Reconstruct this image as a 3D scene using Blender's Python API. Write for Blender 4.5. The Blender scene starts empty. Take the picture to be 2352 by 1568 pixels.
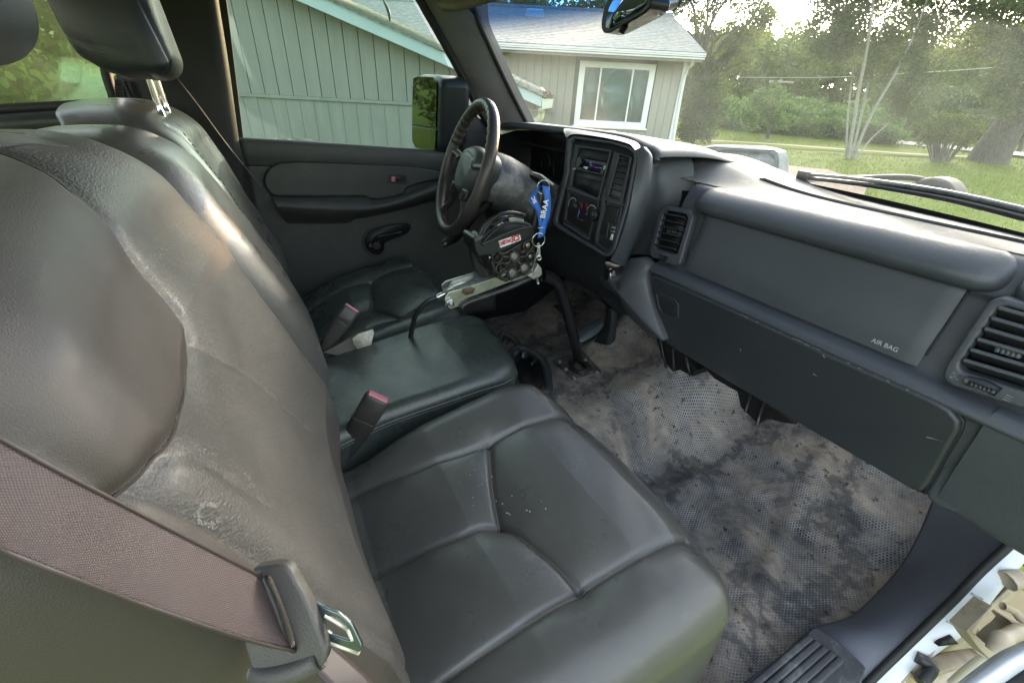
import bpy, bmesh, math, random
import numpy as np
from mathutils import Vector, Matrix

random.seed(7); RNG = np.random.default_rng(7)
scene = bpy.context.scene
COL = scene.collection

# ------------------------------------------------------------------ camera, sky, sun
# cab frame: x to the passenger side, y to the bonnet, z up, z = 0 on the cab floor
FOC, CX, CY = 1037.0, 1176.0, 784.0           # for a 2352 x 1568 picture
EYE = np.array([0.89, 0.0, 0.93])
_mx = np.array([-640., -600., FOC]); _mx /= np.linalg.norm(_mx)
_dn = np.array([-86., 1883., FOC]); _dn /= np.linalg.norm(_dn)
_Z = -_dn; _X = -_mx; _X -= _Z * _X.dot(_Z); _X /= np.linalg.norm(_X); _Y = np.cross(_X, _Z)
if _Y[2] < 0: _Y = -_Y
CM = np.array([_X, _Y, _Z])
cam = bpy.data.cameras.new('camera'); camo = bpy.data.objects.new('camera', cam); COL.objects.link(camo)
cam.sensor_width = 36.0; cam.lens = 36.0 * FOC / 2352.0; cam.clip_start = 0.02; cam.clip_end = 600.0
_m = Matrix.Identity(4)
for r in range(3):
    _m[r][0] = CM[r, 0]; _m[r][1] = -CM[r, 1]; _m[r][2] = -CM[r, 2]; _m[r][3] = EYE[r]
camo.matrix_world = _m
scene.camera = camo

# yard frame (true level): a along the house walls, b away from the truck, h above the grass
_d = CM.dot(np.array([-91., 1716., FOC])); ZG = -_d / np.linalg.norm(_d)
VG = CM[:, 2].copy(); VG -= ZG * VG.dot(ZG); VG /= np.linalg.norm(VG); UG = np.cross(VG, ZG)
TO = np.array([UG, VG, ZG]).T
EYEH = 1.78
YARD = Matrix.Identity(4)
_o = EYE - TO.dot(np.array([0, 0, EYEH]))
for r in range(3):
    for c in range(3): YARD[r][c] = TO[r, c]
    YARD[r][3] = _o[r]

SUN_YARD = np.array([26.3, 45.0, 4.95])          # towards the sun, in the yard frame
sund = TO.dot(SUN_YARD); sund /= np.linalg.norm(sund)
sun_el = math.asin(sund[2]); sun_az = math.atan2(sund[0], sund[1])
world = bpy.data.worlds.new('World'); scene.world = world; world.use_nodes = True
nt = world.node_tree; nt.nodes.clear()
sky = nt.nodes.new('ShaderNodeTexSky'); sky.sky_type = 'NISHITA'; sky.sun_disc = False
sky.sun_elevation = sun_el; sky.sun_rotation = sun_az
sky.air_density = 1.0; sky.dust_density = 4.0; sky.ozone_density = 1.0
bg = nt.nodes.new('ShaderNodeBackground'); bg.inputs[1].default_value = 0.15
wo = nt.nodes.new('ShaderNodeOutputWorld')
hs = nt.nodes.new('ShaderNodeHueSaturation'); hs.inputs['Saturation'].default_value = 0.46   # hazy evening air: a paler, whiter sky
nt.links.new(sky.outputs[0], hs.inputs['Color']); nt.links.new(hs.outputs[0], bg.inputs[0]); nt.links.new(bg.outputs[0], wo.inputs[0])
sl = bpy.data.lights.new('sun', 'SUN'); sl.energy = 1.4; sl.angle = math.radians(0.53); sl.color = (1.0, 0.58, 0.30)
so = bpy.data.objects.new('sun', sl); COL.objects.link(so)
so.rotation_euler = Vector(tuple(sund)).to_track_quat('Z', 'Y').to_euler()
scene.view_settings.view_transform = 'Standard'; scene.view_settings.look = 'None'
scene.view_settings.gamma = 1.0; scene.view_settings.exposure = 3.6
scene.view_settings.use_curve_mapping = False
scene.render.engine = 'CYCLES'
scene.cycles.use_denoising = True
scene.cycles.max_bounces = 10; scene.cycles.transparent_max_bounces = 24

# ------------------------------------------------------------------ helpers
def ray(px, py):
    return CM.dot(np.array([px - CX, py - CY, FOC])) / FOC
def P(px, py, ax, v):
    """point of the picture ray on the plane ax = v of the cab"""
    r = ray(px, py); k = 'xyz'.index(ax)
    return EYE + r * (v - EYE[k]) / r[k]
def PS(px, py, s): return EYE + ray(px, py) * s
def PP(px, py, pt, n):
    r = ray(px, py); n = np.array(n, float)
    return EYE + r * (np.dot(np.array(pt, float) - EYE, n) / r.dot(n))
def PO(px, py, ax, v):
    r = TO.T.dot(ray(px, py)); c = np.array([0, 0, EYEH]); k = 'abh'.index(ax)
    return c + r * (v - c[k]) / r[k]
def hit(px, py, f, s0=0.12, s1=2.6, n=500):
    r = ray(px, py); last = None
    for s in np.linspace(s0, s1, n):
        v = f(*(EYE + r * s))
        if last is not None and v * last[1] <= 0:
            t = last[0] + (s - last[0]) * last[1] / (last[1] - v)
            return EYE + r * t
        last = (s, v)
    return EYE + r * s1

BASE = {}
def tag(o, label=None, cat=None, group=None, kind=None):
    if label: o['label'] = label
    if cat: o['category'] = cat
    if group: o['group'] = group
    if kind: o['kind'] = kind
    return o
def thing(name, label, cat, base=(0, 0, 0), group=None, yard=False):
    o = bpy.data.objects.new(name, None); COL.objects.link(o); o.empty_display_size = 0.05
    b = Vector(tuple(float(c) for c in base)); BASE[o.name] = b
    o.matrix_world = (YARD if yard else Matrix.Identity(4)) @ Matrix.Translation(b)
    return tag(o, label, cat, group)
def link(name, me, mat, parent=None, yard=False, base=None, smooth=True):
    if parent is not None:
        b = BASE[parent.name]
    elif base is not None:
        b = Vector(tuple(float(c) for c in base))
    else:
        b = Vector((0, 0, 0))
    if b.length > 0: me.transform(Matrix.Translation(-b))
    if smooth and len(me.polygons): me.polygons.foreach_set('use_smooth', [True] * len(me.polygons))
    if mat is not None: me.materials.append(mat)
    o = bpy.data.objects.new(name, me); COL.objects.link(o)
    BASE[o.name] = b
    if parent is not None: o.parent = parent
    else: o.matrix_world = (YARD if yard else Matrix.Identity(4)) @ Matrix.Translation(b)
    me.update()
    return o
def npmesh(name, V, F):
    """V (n,3); F list/array of equal-length faces"""
    V = np.asarray(V, dtype=np.float32); F = np.asarray(F, dtype=np.int32)
    me = bpy.data.meshes.new(name)
    me.vertices.add(len(V)); me.vertices.foreach_set('co', V.ravel())
    k = F.shape[1]
    me.loops.add(F.size); me.loops.foreach_set('vertex_index', F.ravel())
    me.polygons.add(len(F)); me.polygons.foreach_set('loop_start', np.arange(0, F.size, k, dtype=np.int32))
    me.update(calc_edges=True)
    return me
def gridfaces(n, m, cu=False, cv=False, off=0):
    i = np.arange(n if cu else n - 1)[:, None]; j = np.arange(m if cv else m - 1)[None, :]
    i2 = (i + 1) % n; j2 = (j + 1) % m
    f = np.stack([i * m + j, i2 * m + j, i2 * m + j2, i * m + j2], -1)
    return f.reshape(-1, 4) + off
def cat1(pts, n, closed=False):
    """Catmull-Rom through pts -> n points"""
    p = np.asarray(pts, float); k = len(p)
    if k == 2 and not closed:
        t = np.linspace(0, 1, n)[:, None]; return p[0] * (1 - t) + p[1] * t
    segs = k if closed else k - 1
    d = np.linalg.norm(np.diff(np.vstack([p, p[:1]]) if closed else p, axis=0), axis=1)
    cum = np.concatenate([[0], np.cumsum(np.maximum(d, 1e-6))])
    T = np.linspace(0, cum[-1], n, endpoint=not closed)
    idx = np.clip(np.searchsorted(cum, T, side='right') - 1, 0, segs - 1)
    t = ((T - cum[idx]) / (cum[idx + 1] - cum[idx]))[:, None]
    g = (lambda i: p[i % k]) if closed else (lambda i: p[np.clip(i, 0, k - 1)])
    p0, p1, p2, p3 = g(idx - 1), g(idx), g(idx + 1), g(idx + 2)
    if not closed:
        first = (idx == 0)[:, None]; lastm = (idx == segs - 1)[:, None]
        p0 = np.where(first, 2 * p1 - p2, p0); p3 = np.where(lastm, 2 * p2 - p1, p3)
    return 0.5 * ((2 * p1) + (-p0 + p2) * t + (2 * p0 - 5 * p1 + 4 * p2 - p3) * t**2 + (-p0 + 3 * p1 - 3 * p2 + p3) * t**3)
def loft(name, rows, nu, nv, mat, parent=None, thick=0.0, **kw):
    R = [cat1(r, nv) for r in rows]
    G = np.array([cat1([r[j] for r in R], nu) for j in range(nv)]).transpose(1, 0, 2)
    me = npmesh(name, G.reshape(-1, 3), gridfaces(nu, nv))
    o = link(name, me, mat, parent, **kw)
    if thick:
        s = o.modifiers.new('s', 'SOLIDIFY'); s.thickness = thick; s.offset = 0
    return o
def tubemesh(name, pts, r, seg=10, n=None, closed=False, flat=1.0):
    p = np.asarray(pts, float)
    if n: p = cat1(p, n, closed)
    k = len(p); r = np.full(k, r) if np.isscalar(r) else np.interp(np.linspace(0, 1, k), np.linspace(0, 1, len(r)), r)
    t = np.gradient(p, axis=0)
    if closed: t = np.roll(p, -1, 0) - np.roll(p, 1, 0)
    t /= np.linalg.norm(t, axis=1)[:, None] + 1e-12
    up = np.array([0, 0, 1.0]) if abs(t[0][2]) < .9 else np.array([1.0, 0, 0])
    V = []; a = np.cross(t[0], up); a /= np.linalg.norm(a)
    for i in range(k):
        a = a - t[i] * a.dot(t[i]); a /= np.linalg.norm(a); b = np.cross(t[i], a)
        th = np.arange(seg) * 2 * math.pi / seg
        V.append(p[i] + r[i] * (np.cos(th)[:, None] * a + flat * np.sin(th)[:, None] * b))
    V = np.array(V).reshape(-1, 3); F = gridfaces(k, seg, cu=closed, cv=True)
    if closed: return npmesh(name, V, F)
    V = np.vstack([V, p[0], p[-1]]); c0 = k * seg; c1 = c0 + 1
    me = bpy.data.meshes.new(name)
    fs = [tuple(f) for f in F] + [(c0, (j + 1) % seg, j) for j in range(seg)] + [(c1, (k - 1) * seg + j, (k - 1) * seg + (j + 1) % seg) for j in range(seg)]
    me.from_pydata([tuple(v) for v in V], [], fs); me.update()
    return me
def tube(name, pts, r, mat, parent=None, seg=10, n=None, closed=False, flat=1.0, **kw):
    return link(name, tubemesh(name, pts, r, seg, n, closed, flat), mat, parent, **kw)
def roundpoly(pts, r, k=5):
    p = [np.array(q, float) for q in pts]; out = []; n = len(p)
    for i in range(n):
        a, b, c = p[i - 1], p[i], p[(i + 1) % n]
        rr = min(r, np.linalg.norm(a - b) * .48, np.linalg.norm(c - b) * .48)
        u = b + (a - b) / np.linalg.norm(a - b) * rr; w = b + (c - b) / np.linalg.norm(c - b) * rr
        for t in np.linspace(0, 1, k): out.append(u * (1 - t)**2 + 2 * b * t * (1 - t) + w * t * t)
    return out
def plate(name, pts, vec, mat, parent=None, bevel=0.003, r=0, hole=None, seg=3, **kw):
    """prism of the outline pts (3D) thickened along vec; bevelled rim"""
    if r: pts = roundpoly(pts, r)
    n = len(pts); vec = np.array(vec, float)
    bm = bmesh.new()
    f = [bm.verts.new(tuple(p)) for p in pts]; b = [bm.verts.new(tuple(np.array(p) + vec)) for p in pts]
    if hole is not None:
        m = len(pts)
        if r: hole = roundpoly(hole, r * .7)
        g = [bm.verts.new(tuple(p)) for p in hole]; h = [bm.verts.new(tuple(np.array(p) + vec)) for p in hole]
        for i in range(m):
            j = (i + 1) % m
            bm.faces.new((f[i], f[j], g[j], g[i])); bm.faces.new((b[j], b[i], h[i], h[j]))
            bm.faces.new((f[j], f[i], b[i], b[j])); bm.faces.new((g[i], g[j], h[j], h[i]))
    else:
        bm.faces.new(f); bm.faces.new(b[::-1])
        for i in range(n): bm.faces.new((f[(i + 1) % n], f[i], b[i], b[(i + 1) % n]))
    bmesh.ops.recalc_face_normals(bm, faces=bm.faces)
    me = bpy.data.meshes.new(name); bm.to_mesh(me); bm.free()
    o = link(name, me, mat, parent, **kw)
    if bevel:
        md = o.modifiers.new('b', 'BEVEL'); md.width = bevel; md.segments = seg; md.limit_method = 'ANGLE'; md.angle_limit = math.radians(50)
        md.harden_normals = False
        o.modifiers.new('w', 'WEIGHTED_NORMAL')
    return o
def box(name, c, s, mat, parent=None, bevel=0.003, axes=None, **kw):
    """box of centre c, size s; axes optional 3 vectors"""
    A = np.eye(3) if axes is None else np.array(axes, float)
    A = A / np.linalg.norm(A, axis=1)[:, None]
    c = np.array(c, float); hx, hy, hz = [x / 2 for x in s]
    pts = [c - A[0] * hx - A[1] * hy - A[2] * hz, c + A[0] * hx - A[1] * hy - A[2] * hz,
           c + A[0] * hx + A[1] * hy - A[2] * hz, c - A[0] * hx + A[1] * hy - A[2] * hz]
    o = plate(name, pts, A[2] * s[2], mat, parent, bevel=bevel, **kw)
    return o
def join(name, metas, mat, parent=None, **kw):
    """several meshes into one"""
    bm = bmesh.new()
    for me in metas: bm.from_mesh(me)
    me = bpy.data.meshes.new(name); bm.to_mesh(me); bm.free()
    for m in metas: bpy.data.meshes.remove(m)
    return link(name, me, mat, parent, **kw)
def boxmesh(c, s, axes=None):
    A = np.eye(3) if axes is None else np.array(axes, float)
    A = A / np.linalg.norm(A, axis=1)[:, None]; c = np.array(c, float)
    V = [c + A[0] * s[0] / 2 * i + A[1] * s[1] / 2 * j + A[2] * s[2] / 2 * k for i in (-1, 1) for j in (-1, 1) for k in (-1, 1)]
    F = [(0, 1, 3, 2), (4, 6, 7, 5), (0, 4, 5, 1), (2, 3, 7, 6), (0, 2, 6, 4), (1, 5, 7, 3)]
    return npmesh('b', V, F)
def segdist(Q, A, B):
    """min distance of points Q (n,2) to segments"""
    out = np.full(len(Q), 9.0)
    for a, b in zip(A, B):
        ab = b - a; L = ab.dot(ab) + 1e-12
        t = np.clip(((Q - a) @ ab) / L, 0, 1)
        out = np.minimum(out, np.hypot(Q[:, 0] - a[0] - t * ab[0], Q[:, 1] - a[1] - t * ab[1]))
    return out
def pad(name, outline, h, place, mat, parent, r=0.06, thick=0.12, seams=(), puff=0.008, pw=0.03, crease=0.006, cw=0.004,
        nth=260, nr=130, centre=None, inset=0.02, wav=0.0015, **kw):
    """upholstered pad over a closed 2D outline; h(u,v) front height; place(u,v,w) -> xyz"""
    ol = cat1(outline, nth, True); c = ol.mean(0) if centre is None else np.array(centre)
    t = np.linspace(0, 1, nr); rho = 1 - (1 - t)**1.35
    Q = (c + (ol[None] - c) * rho[:, None, None]).reshape(-1, 2)
    d = segdist(Q, ol[::2], np.roll(ol[::2], -1, 0))
    k = np.clip(1 - d / r, 0, 1); w = h(Q[:, 0], Q[:, 1]) - r * (1 - np.sqrt(np.maximum(0, 1 - k * k)))
    for s in seams:
        k_ = 1.0
        if isinstance(s, tuple): s, k_ = s
        s = np.asarray(s, float); sc = cat1(s, max(12, 6 * len(s)))
        ds = segdist(Q, sc[:-1], sc[1:])
        w += k_ * (-puff * np.exp(-ds / pw) - crease * np.exp(-(ds / cw)**2))
    w += wav * (np.sin(Q[:, 0] * 41 + 3 * np.sin(Q[:, 1] * 17)) * np.sin(Q[:, 1] * 37 + 2))
    W0 = w.reshape(nr, nth)[-1]
    G = np.dstack([Q.reshape(nr, nth, 2), w.reshape(nr, nth)])
    rings = []
    for q in (0.02, .15, .4, .7, .93, 1.0):
        cc = c + (ol - c) * (1 - inset * (0 if q < .6 else (q - .6) * 2.5))
        rings.append(np.column_stack([cc, W0 - thick * q]))
    cc = c + (ol - c) * .5; rings.append(np.column_stack([cc, W0 - thick]))
    G = np.vstack([G, np.array(rings)]); n = len(G)
    Vv = place(G[..., 0].ravel(), G[..., 1].ravel(), G[..., 2].ravel())
    me = npmesh(name, Vv, gridfaces(n, nth, cv=True))
    bm = bmesh.new(); bm.from_mesh(me); bmesh.ops.remove_doubles(bm, verts=bm.verts, dist=1e-5)
    bmesh.ops.recalc_face_normals(bm, faces=bm.faces); bm.to_mesh(me); bm.free()
    return link(name, me, mat, parent, **kw)
def text(name, s, size, origin, ax, up, mat, parent, depth=0.0004, align='CENTER', squash=1.0, shear=0.0, bold=0.0):
    cu = bpy.data.curves.new(name, 'FONT'); cu.body = s; cu.size = size; cu.extrude = depth; cu.align_x = align; cu.align_y = 'CENTER'
    cu.shear = shear; cu.offset = bold; cu.resolution_u = 3
    tmp = bpy.data.objects.new(name, cu); COL.objects.link(tmp)
    dg = bpy.context.evaluated_depsgraph_get(); me = bpy.data.meshes.new_from_object(tmp.evaluated_get(dg))
    bpy.data.objects.remove(tmp)
    ax = np.array(ax, float); ax /= np.linalg.norm(ax); up = np.array(up, float); up -= ax * up.dot(ax); up /= np.linalg.norm(up)
    nn = np.cross(ax, up); M4 = Matrix.Identity(4)
    for r in range(3):
        M4[r][0] = ax[r] * squash; M4[r][1] = up[r]; M4[r][2] = nn[r]; M4[r][3] = origin[r]
    me.transform(M4)
    return link(name, me, mat, parent, smooth=False)

# ------------------------------------------------------------------ materials
MATS = {}
def mat(name, c1, c2=None, rough=0.5, scale=6.0, metal=0.0, bump=0.0, bscale=200.0, btype='NOISE', spec=0.5, dust=None, dscale=9.0,
        damt=0.0, dth=0.55, aniso=None, coord='Object', bump2=0.0, b2scale=30.0, detail=6.0, rvar=0.0, coat=0.0):
    if name in MATS: return MATS[name]
    m = bpy.data.materials.new(name); m.use_nodes = True; N = m.node_tree.nodes; L = m.node_tree.links
    b = N['Principled BSDF']; b.inputs['Roughness'].default_value = rough; b.inputs['Metallic'].default_value = metal
    b.inputs['Specular IOR Level'].default_value = spec
    b.inputs['Coat Weight'].default_value = coat; b.inputs['Coat Roughness'].default_value = .28
    tc = N.new('ShaderNodeTexCoord'); src = tc.outputs[coord]
    if aniso:
        mp = N.new('ShaderNodeMapping'); mp.inputs['Scale'].default_value = aniso; L.new(src, mp.inputs[0]); src = mp.outputs[0]
    def noise(sc, det=6.0, ro=0.6, dis=0.0):
        n = N.new('ShaderNodeTexNoise'); n.inputs['Scale'].default_value = sc; n.inputs['Detail'].default_value = det
        n.inputs['Roughness'].default_value = ro; n.inputs['Distortion'].default_value = dis; L.new(src, n.inputs['Vector']); return n
    c2 = c2 or c1
    n1 = noise(scale, detail); rmp = N.new('ShaderNodeValToRGB')
    rmp.color_ramp.elements[0].position = 0.3; rmp.color_ramp.elements[1].position = 0.7
    rmp.color_ramp.elements[0].color = (*c1, 1); rmp.color_ramp.elements[1].color = (*c2, 1)
    L.new(n1.outputs[0], rmp.inputs[0]); colo = rmp.outputs[0]
    if dust:
        n2 = noise(dscale, 8.0, 0.7, 0.4); r2 = N.new('ShaderNodeValToRGB')
        r2.color_ramp.elements[0].position = dth; r2.color_ramp.elements[1].position = min(1, dth + 0.22)
        r2.color_ramp.elements[1].color = (damt, damt, damt, 1)
        L.new(n2.outputs[0], r2.inputs[0])
        mx = N.new('ShaderNodeMix'); mx.data_type = 'RGBA'; L.new(r2.outputs[0], mx.inputs[0])
        L.new(colo, mx.inputs[6]); mx.inputs[7].default_value = (*dust, 1); colo = mx.outputs[2]
    L.new(colo, b.inputs['Base Color'])
    if rvar:
        n3 = noise(scale * 2.3, 5.0); mr = N.new('ShaderNodeMapRange'); mr.inputs[1].default_value = .3; mr.inputs[2].default_value = .7
        mr.inputs[3].default_value = max(0, rough - rvar); mr.inputs[4].default_value = min(1, rough + rvar)
        L.new(n3.outputs[0], mr.inputs[0]); L.new(mr.outputs[0], b.inputs['Roughness'])
    if bump or bump2:
        if btype == 'VORONOI':
            n4 = N.new('ShaderNodeTexVoronoi'); n4.inputs['Scale'].default_value = bscale; n4.feature = 'DISTANCE_TO_EDGE'; L.new(src, n4.inputs['Vector']); ho = n4.outputs[0]
        else:
            ho = noise(bscale, 4.0, .55).outputs[0]
        bp = N.new('ShaderNodeBump'); bp.inputs['Strength'].default_value = bump; bp.inputs['Distance'].default_value = 0.002
        L.new(ho, bp.inputs['Height'])
        if bump2:
            bq = N.new('ShaderNodeBump'); bq.inputs['Strength'].default_value = bump2; bq.inputs['Distance'].default_value = 0.01
            L.new(noise(b2scale, 5.0, .55, .6).outputs[0], bq.inputs['Height']); L.new(bp.outputs[0], bq.inputs['Normal']); L.new(bq.outputs[0], b.inputs['Normal'])
        else: L.new(bp.outputs[0], b.inputs['Normal'])
    MATS[name] = m; return m

leather = mat('seat_leather', (.066, .065, .063), (.088, .087, .083), rough=.30, rvar=.05, coat=.5, scale=5, bump=.4, bscale=650, bump2=.04, b2scale=30, dust=(.30, .28, .25), dscale=14, damt=.28, dth=.62)
leather_warm = mat('warm_lit_leather', (.044, .036, .033), (.058, .048, .044), rough=.38, rvar=.05, coat=.15, scale=4, bump=.35, bscale=1300, bump2=.03, b2scale=20, dust=(.30, .27, .25), dscale=11, damt=.3, dth=.62)  # same leather, with the warm side light put into the colour
leather_g = mat('green_lit_leather', (.036, .046, .043), (.050, .061, .056), rough=.28, rvar=.05, coat=.5, scale=5, bump=.4, bscale=650, bump2=.05, b2scale=30, dust=(.25, .26, .23), dscale=16, damt=.25, dth=.64)  # same leather, with the green window light put into the colour
wrinkled = mat('wrinkled_leather', (.058, .053, .050), (.080, .074, .071), rough=.36, coat=.2, rvar=.05, scale=7, bump=.8, bscale=330, bump2=.08, b2scale=70, aniso=(1, 1, 2.2))
dashp = mat('dash_plastic', (.046, .051, .060), (.062, .068, .079), rough=.38, rvar=.08, scale=3, bump=.34, bscale=700, dust=(.22, .21, .20), dscale=6, damt=.18, dth=.6)
dashlow = mat('glovebox_plastic', (.026, .030, .035), (.034, .038, .044), rough=.42, rvar=.09, scale=4, bump=.3, bscale=900, dust=(.070, .078, .088), dscale=8, damt=.85, dth=.56)
dashtop = mat('dusty_dash_top', (.085, .087, .095), (.14, .138, .138), rough=.6, scale=4, bump=.2, bscale=500, dust=(.36, .34, .32), dscale=30, damt=.5, dth=.55)
dashdark = mat('dark_trim_plastic', (.018, .020, .023), (.026, .029, .032), rough=.45, rvar=.08, scale=9, bump=.15, bscale=600, dust=(.12, .11, .10), dscale=40, damt=.25, dth=.6)
blackp = mat('black_plastic', (.010, .010, .011), (.017, .017, .018), rough=.35, rvar=.08, scale=15, dust=(.10, .09, .08), dscale=35, damt=.25, dth=.6)
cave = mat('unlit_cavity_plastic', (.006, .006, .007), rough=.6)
rubber = mat('seal_rubber', (.010, .010, .011), (.02, .02, .02), rough=.6, scale=20)
doorp = mat('door_plastic', (.040, .045, .044), (.055, .060, .058), rough=.5, rvar=.08, scale=6, bump=.25, bscale=600, dust=(.16, .17, .16), dscale=10, damt=.35, dth=.58)
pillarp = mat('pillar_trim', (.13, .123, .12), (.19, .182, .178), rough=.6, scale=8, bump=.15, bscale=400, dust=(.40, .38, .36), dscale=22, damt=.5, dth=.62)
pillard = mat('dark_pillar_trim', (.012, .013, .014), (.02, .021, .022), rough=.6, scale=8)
whitep = mat('white_body_paint', (.62, .65, .70), (.72, .74, .78), rough=.3, scale=8, dust=(.35, .33, .30), dscale=20, damt=.5, dth=.66)
cleanw = mat('white_jamb_paint', (.60, .64, .70), (.68, .71, .77), rough=.35, scale=8, dust=(.42, .43, .44), dscale=55, damt=.5, dth=.66)
kickm = mat('kick_panel_plastic', (.075, .082, .105), (.105, .112, .14), rough=.42, rvar=.1, scale=5, bump=.25, bscale=700, dust=(.22, .22, .23), dscale=18, damt=.4, dth=.58)
ribm = mat('dusty_step_plastic', (.030, .033, .040), (.055, .058, .066), rough=.55, scale=16, bump=.3, bscale=500, dust=(.22, .22, .23), dscale=26, damt=.55, dth=.52)
beige = mat('beige_primer_paint', (.27, .22, .15), (.44, .38, .29), rough=.5, scale=14, dust=(.12, .09, .06), dscale=25, damt=.8, dth=.55)
steel = mat('zinc_steel', (.42, .43, .41), (.58, .59, .56), rough=.32, rvar=.1, metal=.85, scale=30, dust=(.10, .07, .05), dscale=30, damt=.9, dth=.62)
chrome = mat('chrome', (.75, .75, .75), rough=.12, metal=1.0)
castm = mat('black_cast_metal', (.014, .012, .011), (.035, .029, .025), rough=.45, scale=30, rvar=.1, dust=(.14, .11, .09), dscale=45, damt=.5, dth=.55)
gloss = mat('gloss_black', (.012, .013, .014), rough=.25, spec=.35)
redb = mat('red_release_button', (.55, .17, .20), (.62, .26, .29), rough=.35, scale=40)
white = mat('white_print', (.78, .78, .76), rough=.5)
redp = mat('red_print', (.50, .01, .03), rough=.5)
redd = mat('dull_red_print', (.16, .008, .012), rough=.6)
bluep = mat('blue_ribbon', (.025, .13, .50), (.035, .16, .58), rough=.55, scale=60, bump=.4, bscale=1500)
wheelm = mat('wheel_leather', (.035, .030, .028), (.055, .048, .044), rough=.34, rvar=.08, scale=12, bump=.3, bscale=500)
wornm = mat('worn_column_plastic', (.03, .03, .03), (.10, .10, .10), rough=.5, scale=14, dust=(.42, .41, .40), dscale=9, damt=.7, dth=.50)
beltm = None

# ---- special materials
def new_mat(name):
    m = bpy.data.materials.new(name); m.use_nodes = True; m.node_tree.nodes.clear(); return m, m.node_tree.nodes, m.node_tree.links
def glass_mat(name, tint, dust=0.03, dustcol=(.80, .82, .72), blue=False, arc=False, refl=1.0):
    m, N, L = new_mat(name); out = N.new('ShaderNodeOutputMaterial')
    tr = N.new('ShaderNodeBsdfTransparent'); tr.inputs[0].default_value = (*tint, 1)
    gl = N.new('ShaderNodeBsdfGlossy'); gl.inputs['Roughness'].default_value = 0.02
    df = N.new('ShaderNodeBsdfDiffuse'); df.inputs[0].default_value = (*dustcol, 1)
    tl = N.new('ShaderNodeBsdfTranslucent'); tl.inputs[0].default_value = (*dustcol, 1)
    fr = N.new('ShaderNodeFresnel'); fr.inputs[0].default_value = 1.45
    mm = N.new('ShaderNodeMath'); mm.operation = 'MULTIPLY'; mm.inputs[1].default_value = refl; L.new(fr.outputs[0], mm.inputs[0])
    m1 = N.new('ShaderNodeMixShader'); L.new(mm.outputs[0], m1.inputs[0]); L.new(tr.outputs[0], m1.inputs[1]); L.new(gl.outputs[0], m1.inputs[2])
    m2 = N.new('ShaderNodeMixShader'); m2.inputs[0].default_value = .6; L.new(df.outputs[0], m2.inputs[1]); L.new(tl.outputs[0], m2.inputs[2])
    m3 = N.new('ShaderNodeMixShader'); L.new(m1.outputs[0], m3.inputs[1]); L.new(m2.outputs[0], m3.inputs[2])
    tc = N.new('ShaderNodeTexCoord'); no = N.new('ShaderNodeTexNoise'); no.inputs['Scale'].default_value = 5; no.inputs['Detail'].default_value = 8; no.inputs['Roughness'].default_value = .7
    L.new(tc.outputs['Object'], no.inputs[0])
    mr = N.new('ShaderNodeMapRange'); mr.inputs[1].default_value = .35; mr.inputs[2].default_value = .75; mr.inputs[3].default_value = dust * .6; mr.inputs[4].default_value = dust * 1.6
    L.new(no.outputs[0], mr.inputs[0]); fac = mr.outputs[0]
    if arc or blue:
        sp = N.new('ShaderNodeSeparateXYZ'); L.new(tc.outputs['Object'], sp.inputs[0])
    if arc:      # edge of the bright glare, put into the dust film as a curve
        p0 = N.new('ShaderNodeMath'); p0.operation = 'MULTIPLY_ADD'; p0.inputs[1].default_value = float(GLARE_ARC[0]); p0.inputs[2].default_value = float(GLARE_ARC[1]); L.new(sp.outputs[0], p0.inputs[0])
        px = N.new('ShaderNodeMath'); px.operation = 'MULTIPLY_ADD'; L.new(p0.outputs[0], px.inputs[0]); L.new(sp.outputs[0], px.inputs[1]); px.inputs[2].default_value = float(GLARE_ARC[2])
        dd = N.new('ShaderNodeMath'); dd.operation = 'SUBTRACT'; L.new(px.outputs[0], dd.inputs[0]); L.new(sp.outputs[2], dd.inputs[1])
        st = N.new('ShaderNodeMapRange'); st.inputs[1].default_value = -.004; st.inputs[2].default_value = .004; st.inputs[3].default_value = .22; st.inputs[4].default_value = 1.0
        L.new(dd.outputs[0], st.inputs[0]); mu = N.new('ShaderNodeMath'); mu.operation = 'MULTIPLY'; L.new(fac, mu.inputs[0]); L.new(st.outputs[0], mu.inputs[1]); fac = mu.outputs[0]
    L.new(fac, m3.inputs[0])
    if blue:     # tinted sun band along the top edge
        b1 = N.new('ShaderNodeMapRange'); b1.inputs[1].default_value = 1.075; b1.inputs[2].default_value = 1.14; b1.interpolation_type = 'SMOOTHSTEP'
        L.new(sp.outputs[2], b1.inputs[0]); mx = N.new('ShaderNodeMix'); mx.data_type = 'RGBA'; L.new(b1.outputs[0], mx.inputs[0])
        mx.inputs[6].default_value = (*tint, 1); mx.inputs[7].default_value = (.03, .12, .30, 1); L.new(mx.outputs[2], tr.inputs[0])
    L.new(m3.outputs[0], out.inputs[0]); return m
def wsp(u, v):   # windshield surface: u across, v up
    yb = 1.235 - .18 * u * u
    return np.array([u * (.755 - .05 * v), yb - .42 * v + .02 * math.sin(v * 3.14), .752 + .47 * v])
def on_glass(px, py):
    best = None
    for u in np.linspace(-1, 1.1, 106):
        for v in np.linspace(0, 1.1, 56):
            p = wsp(u, v); d = CM.T.dot(p - EYE); e = (CX + FOC * d[0] / d[2] - px)**2 + (CY + FOC * d[1] / d[2] - py)**2
            if best is None or e < best[0]: best = (e, p)
    return best[1]
_w = [on_glass(1142, 141), on_glass(1232, 98), on_glass(1380, 48)]

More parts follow.
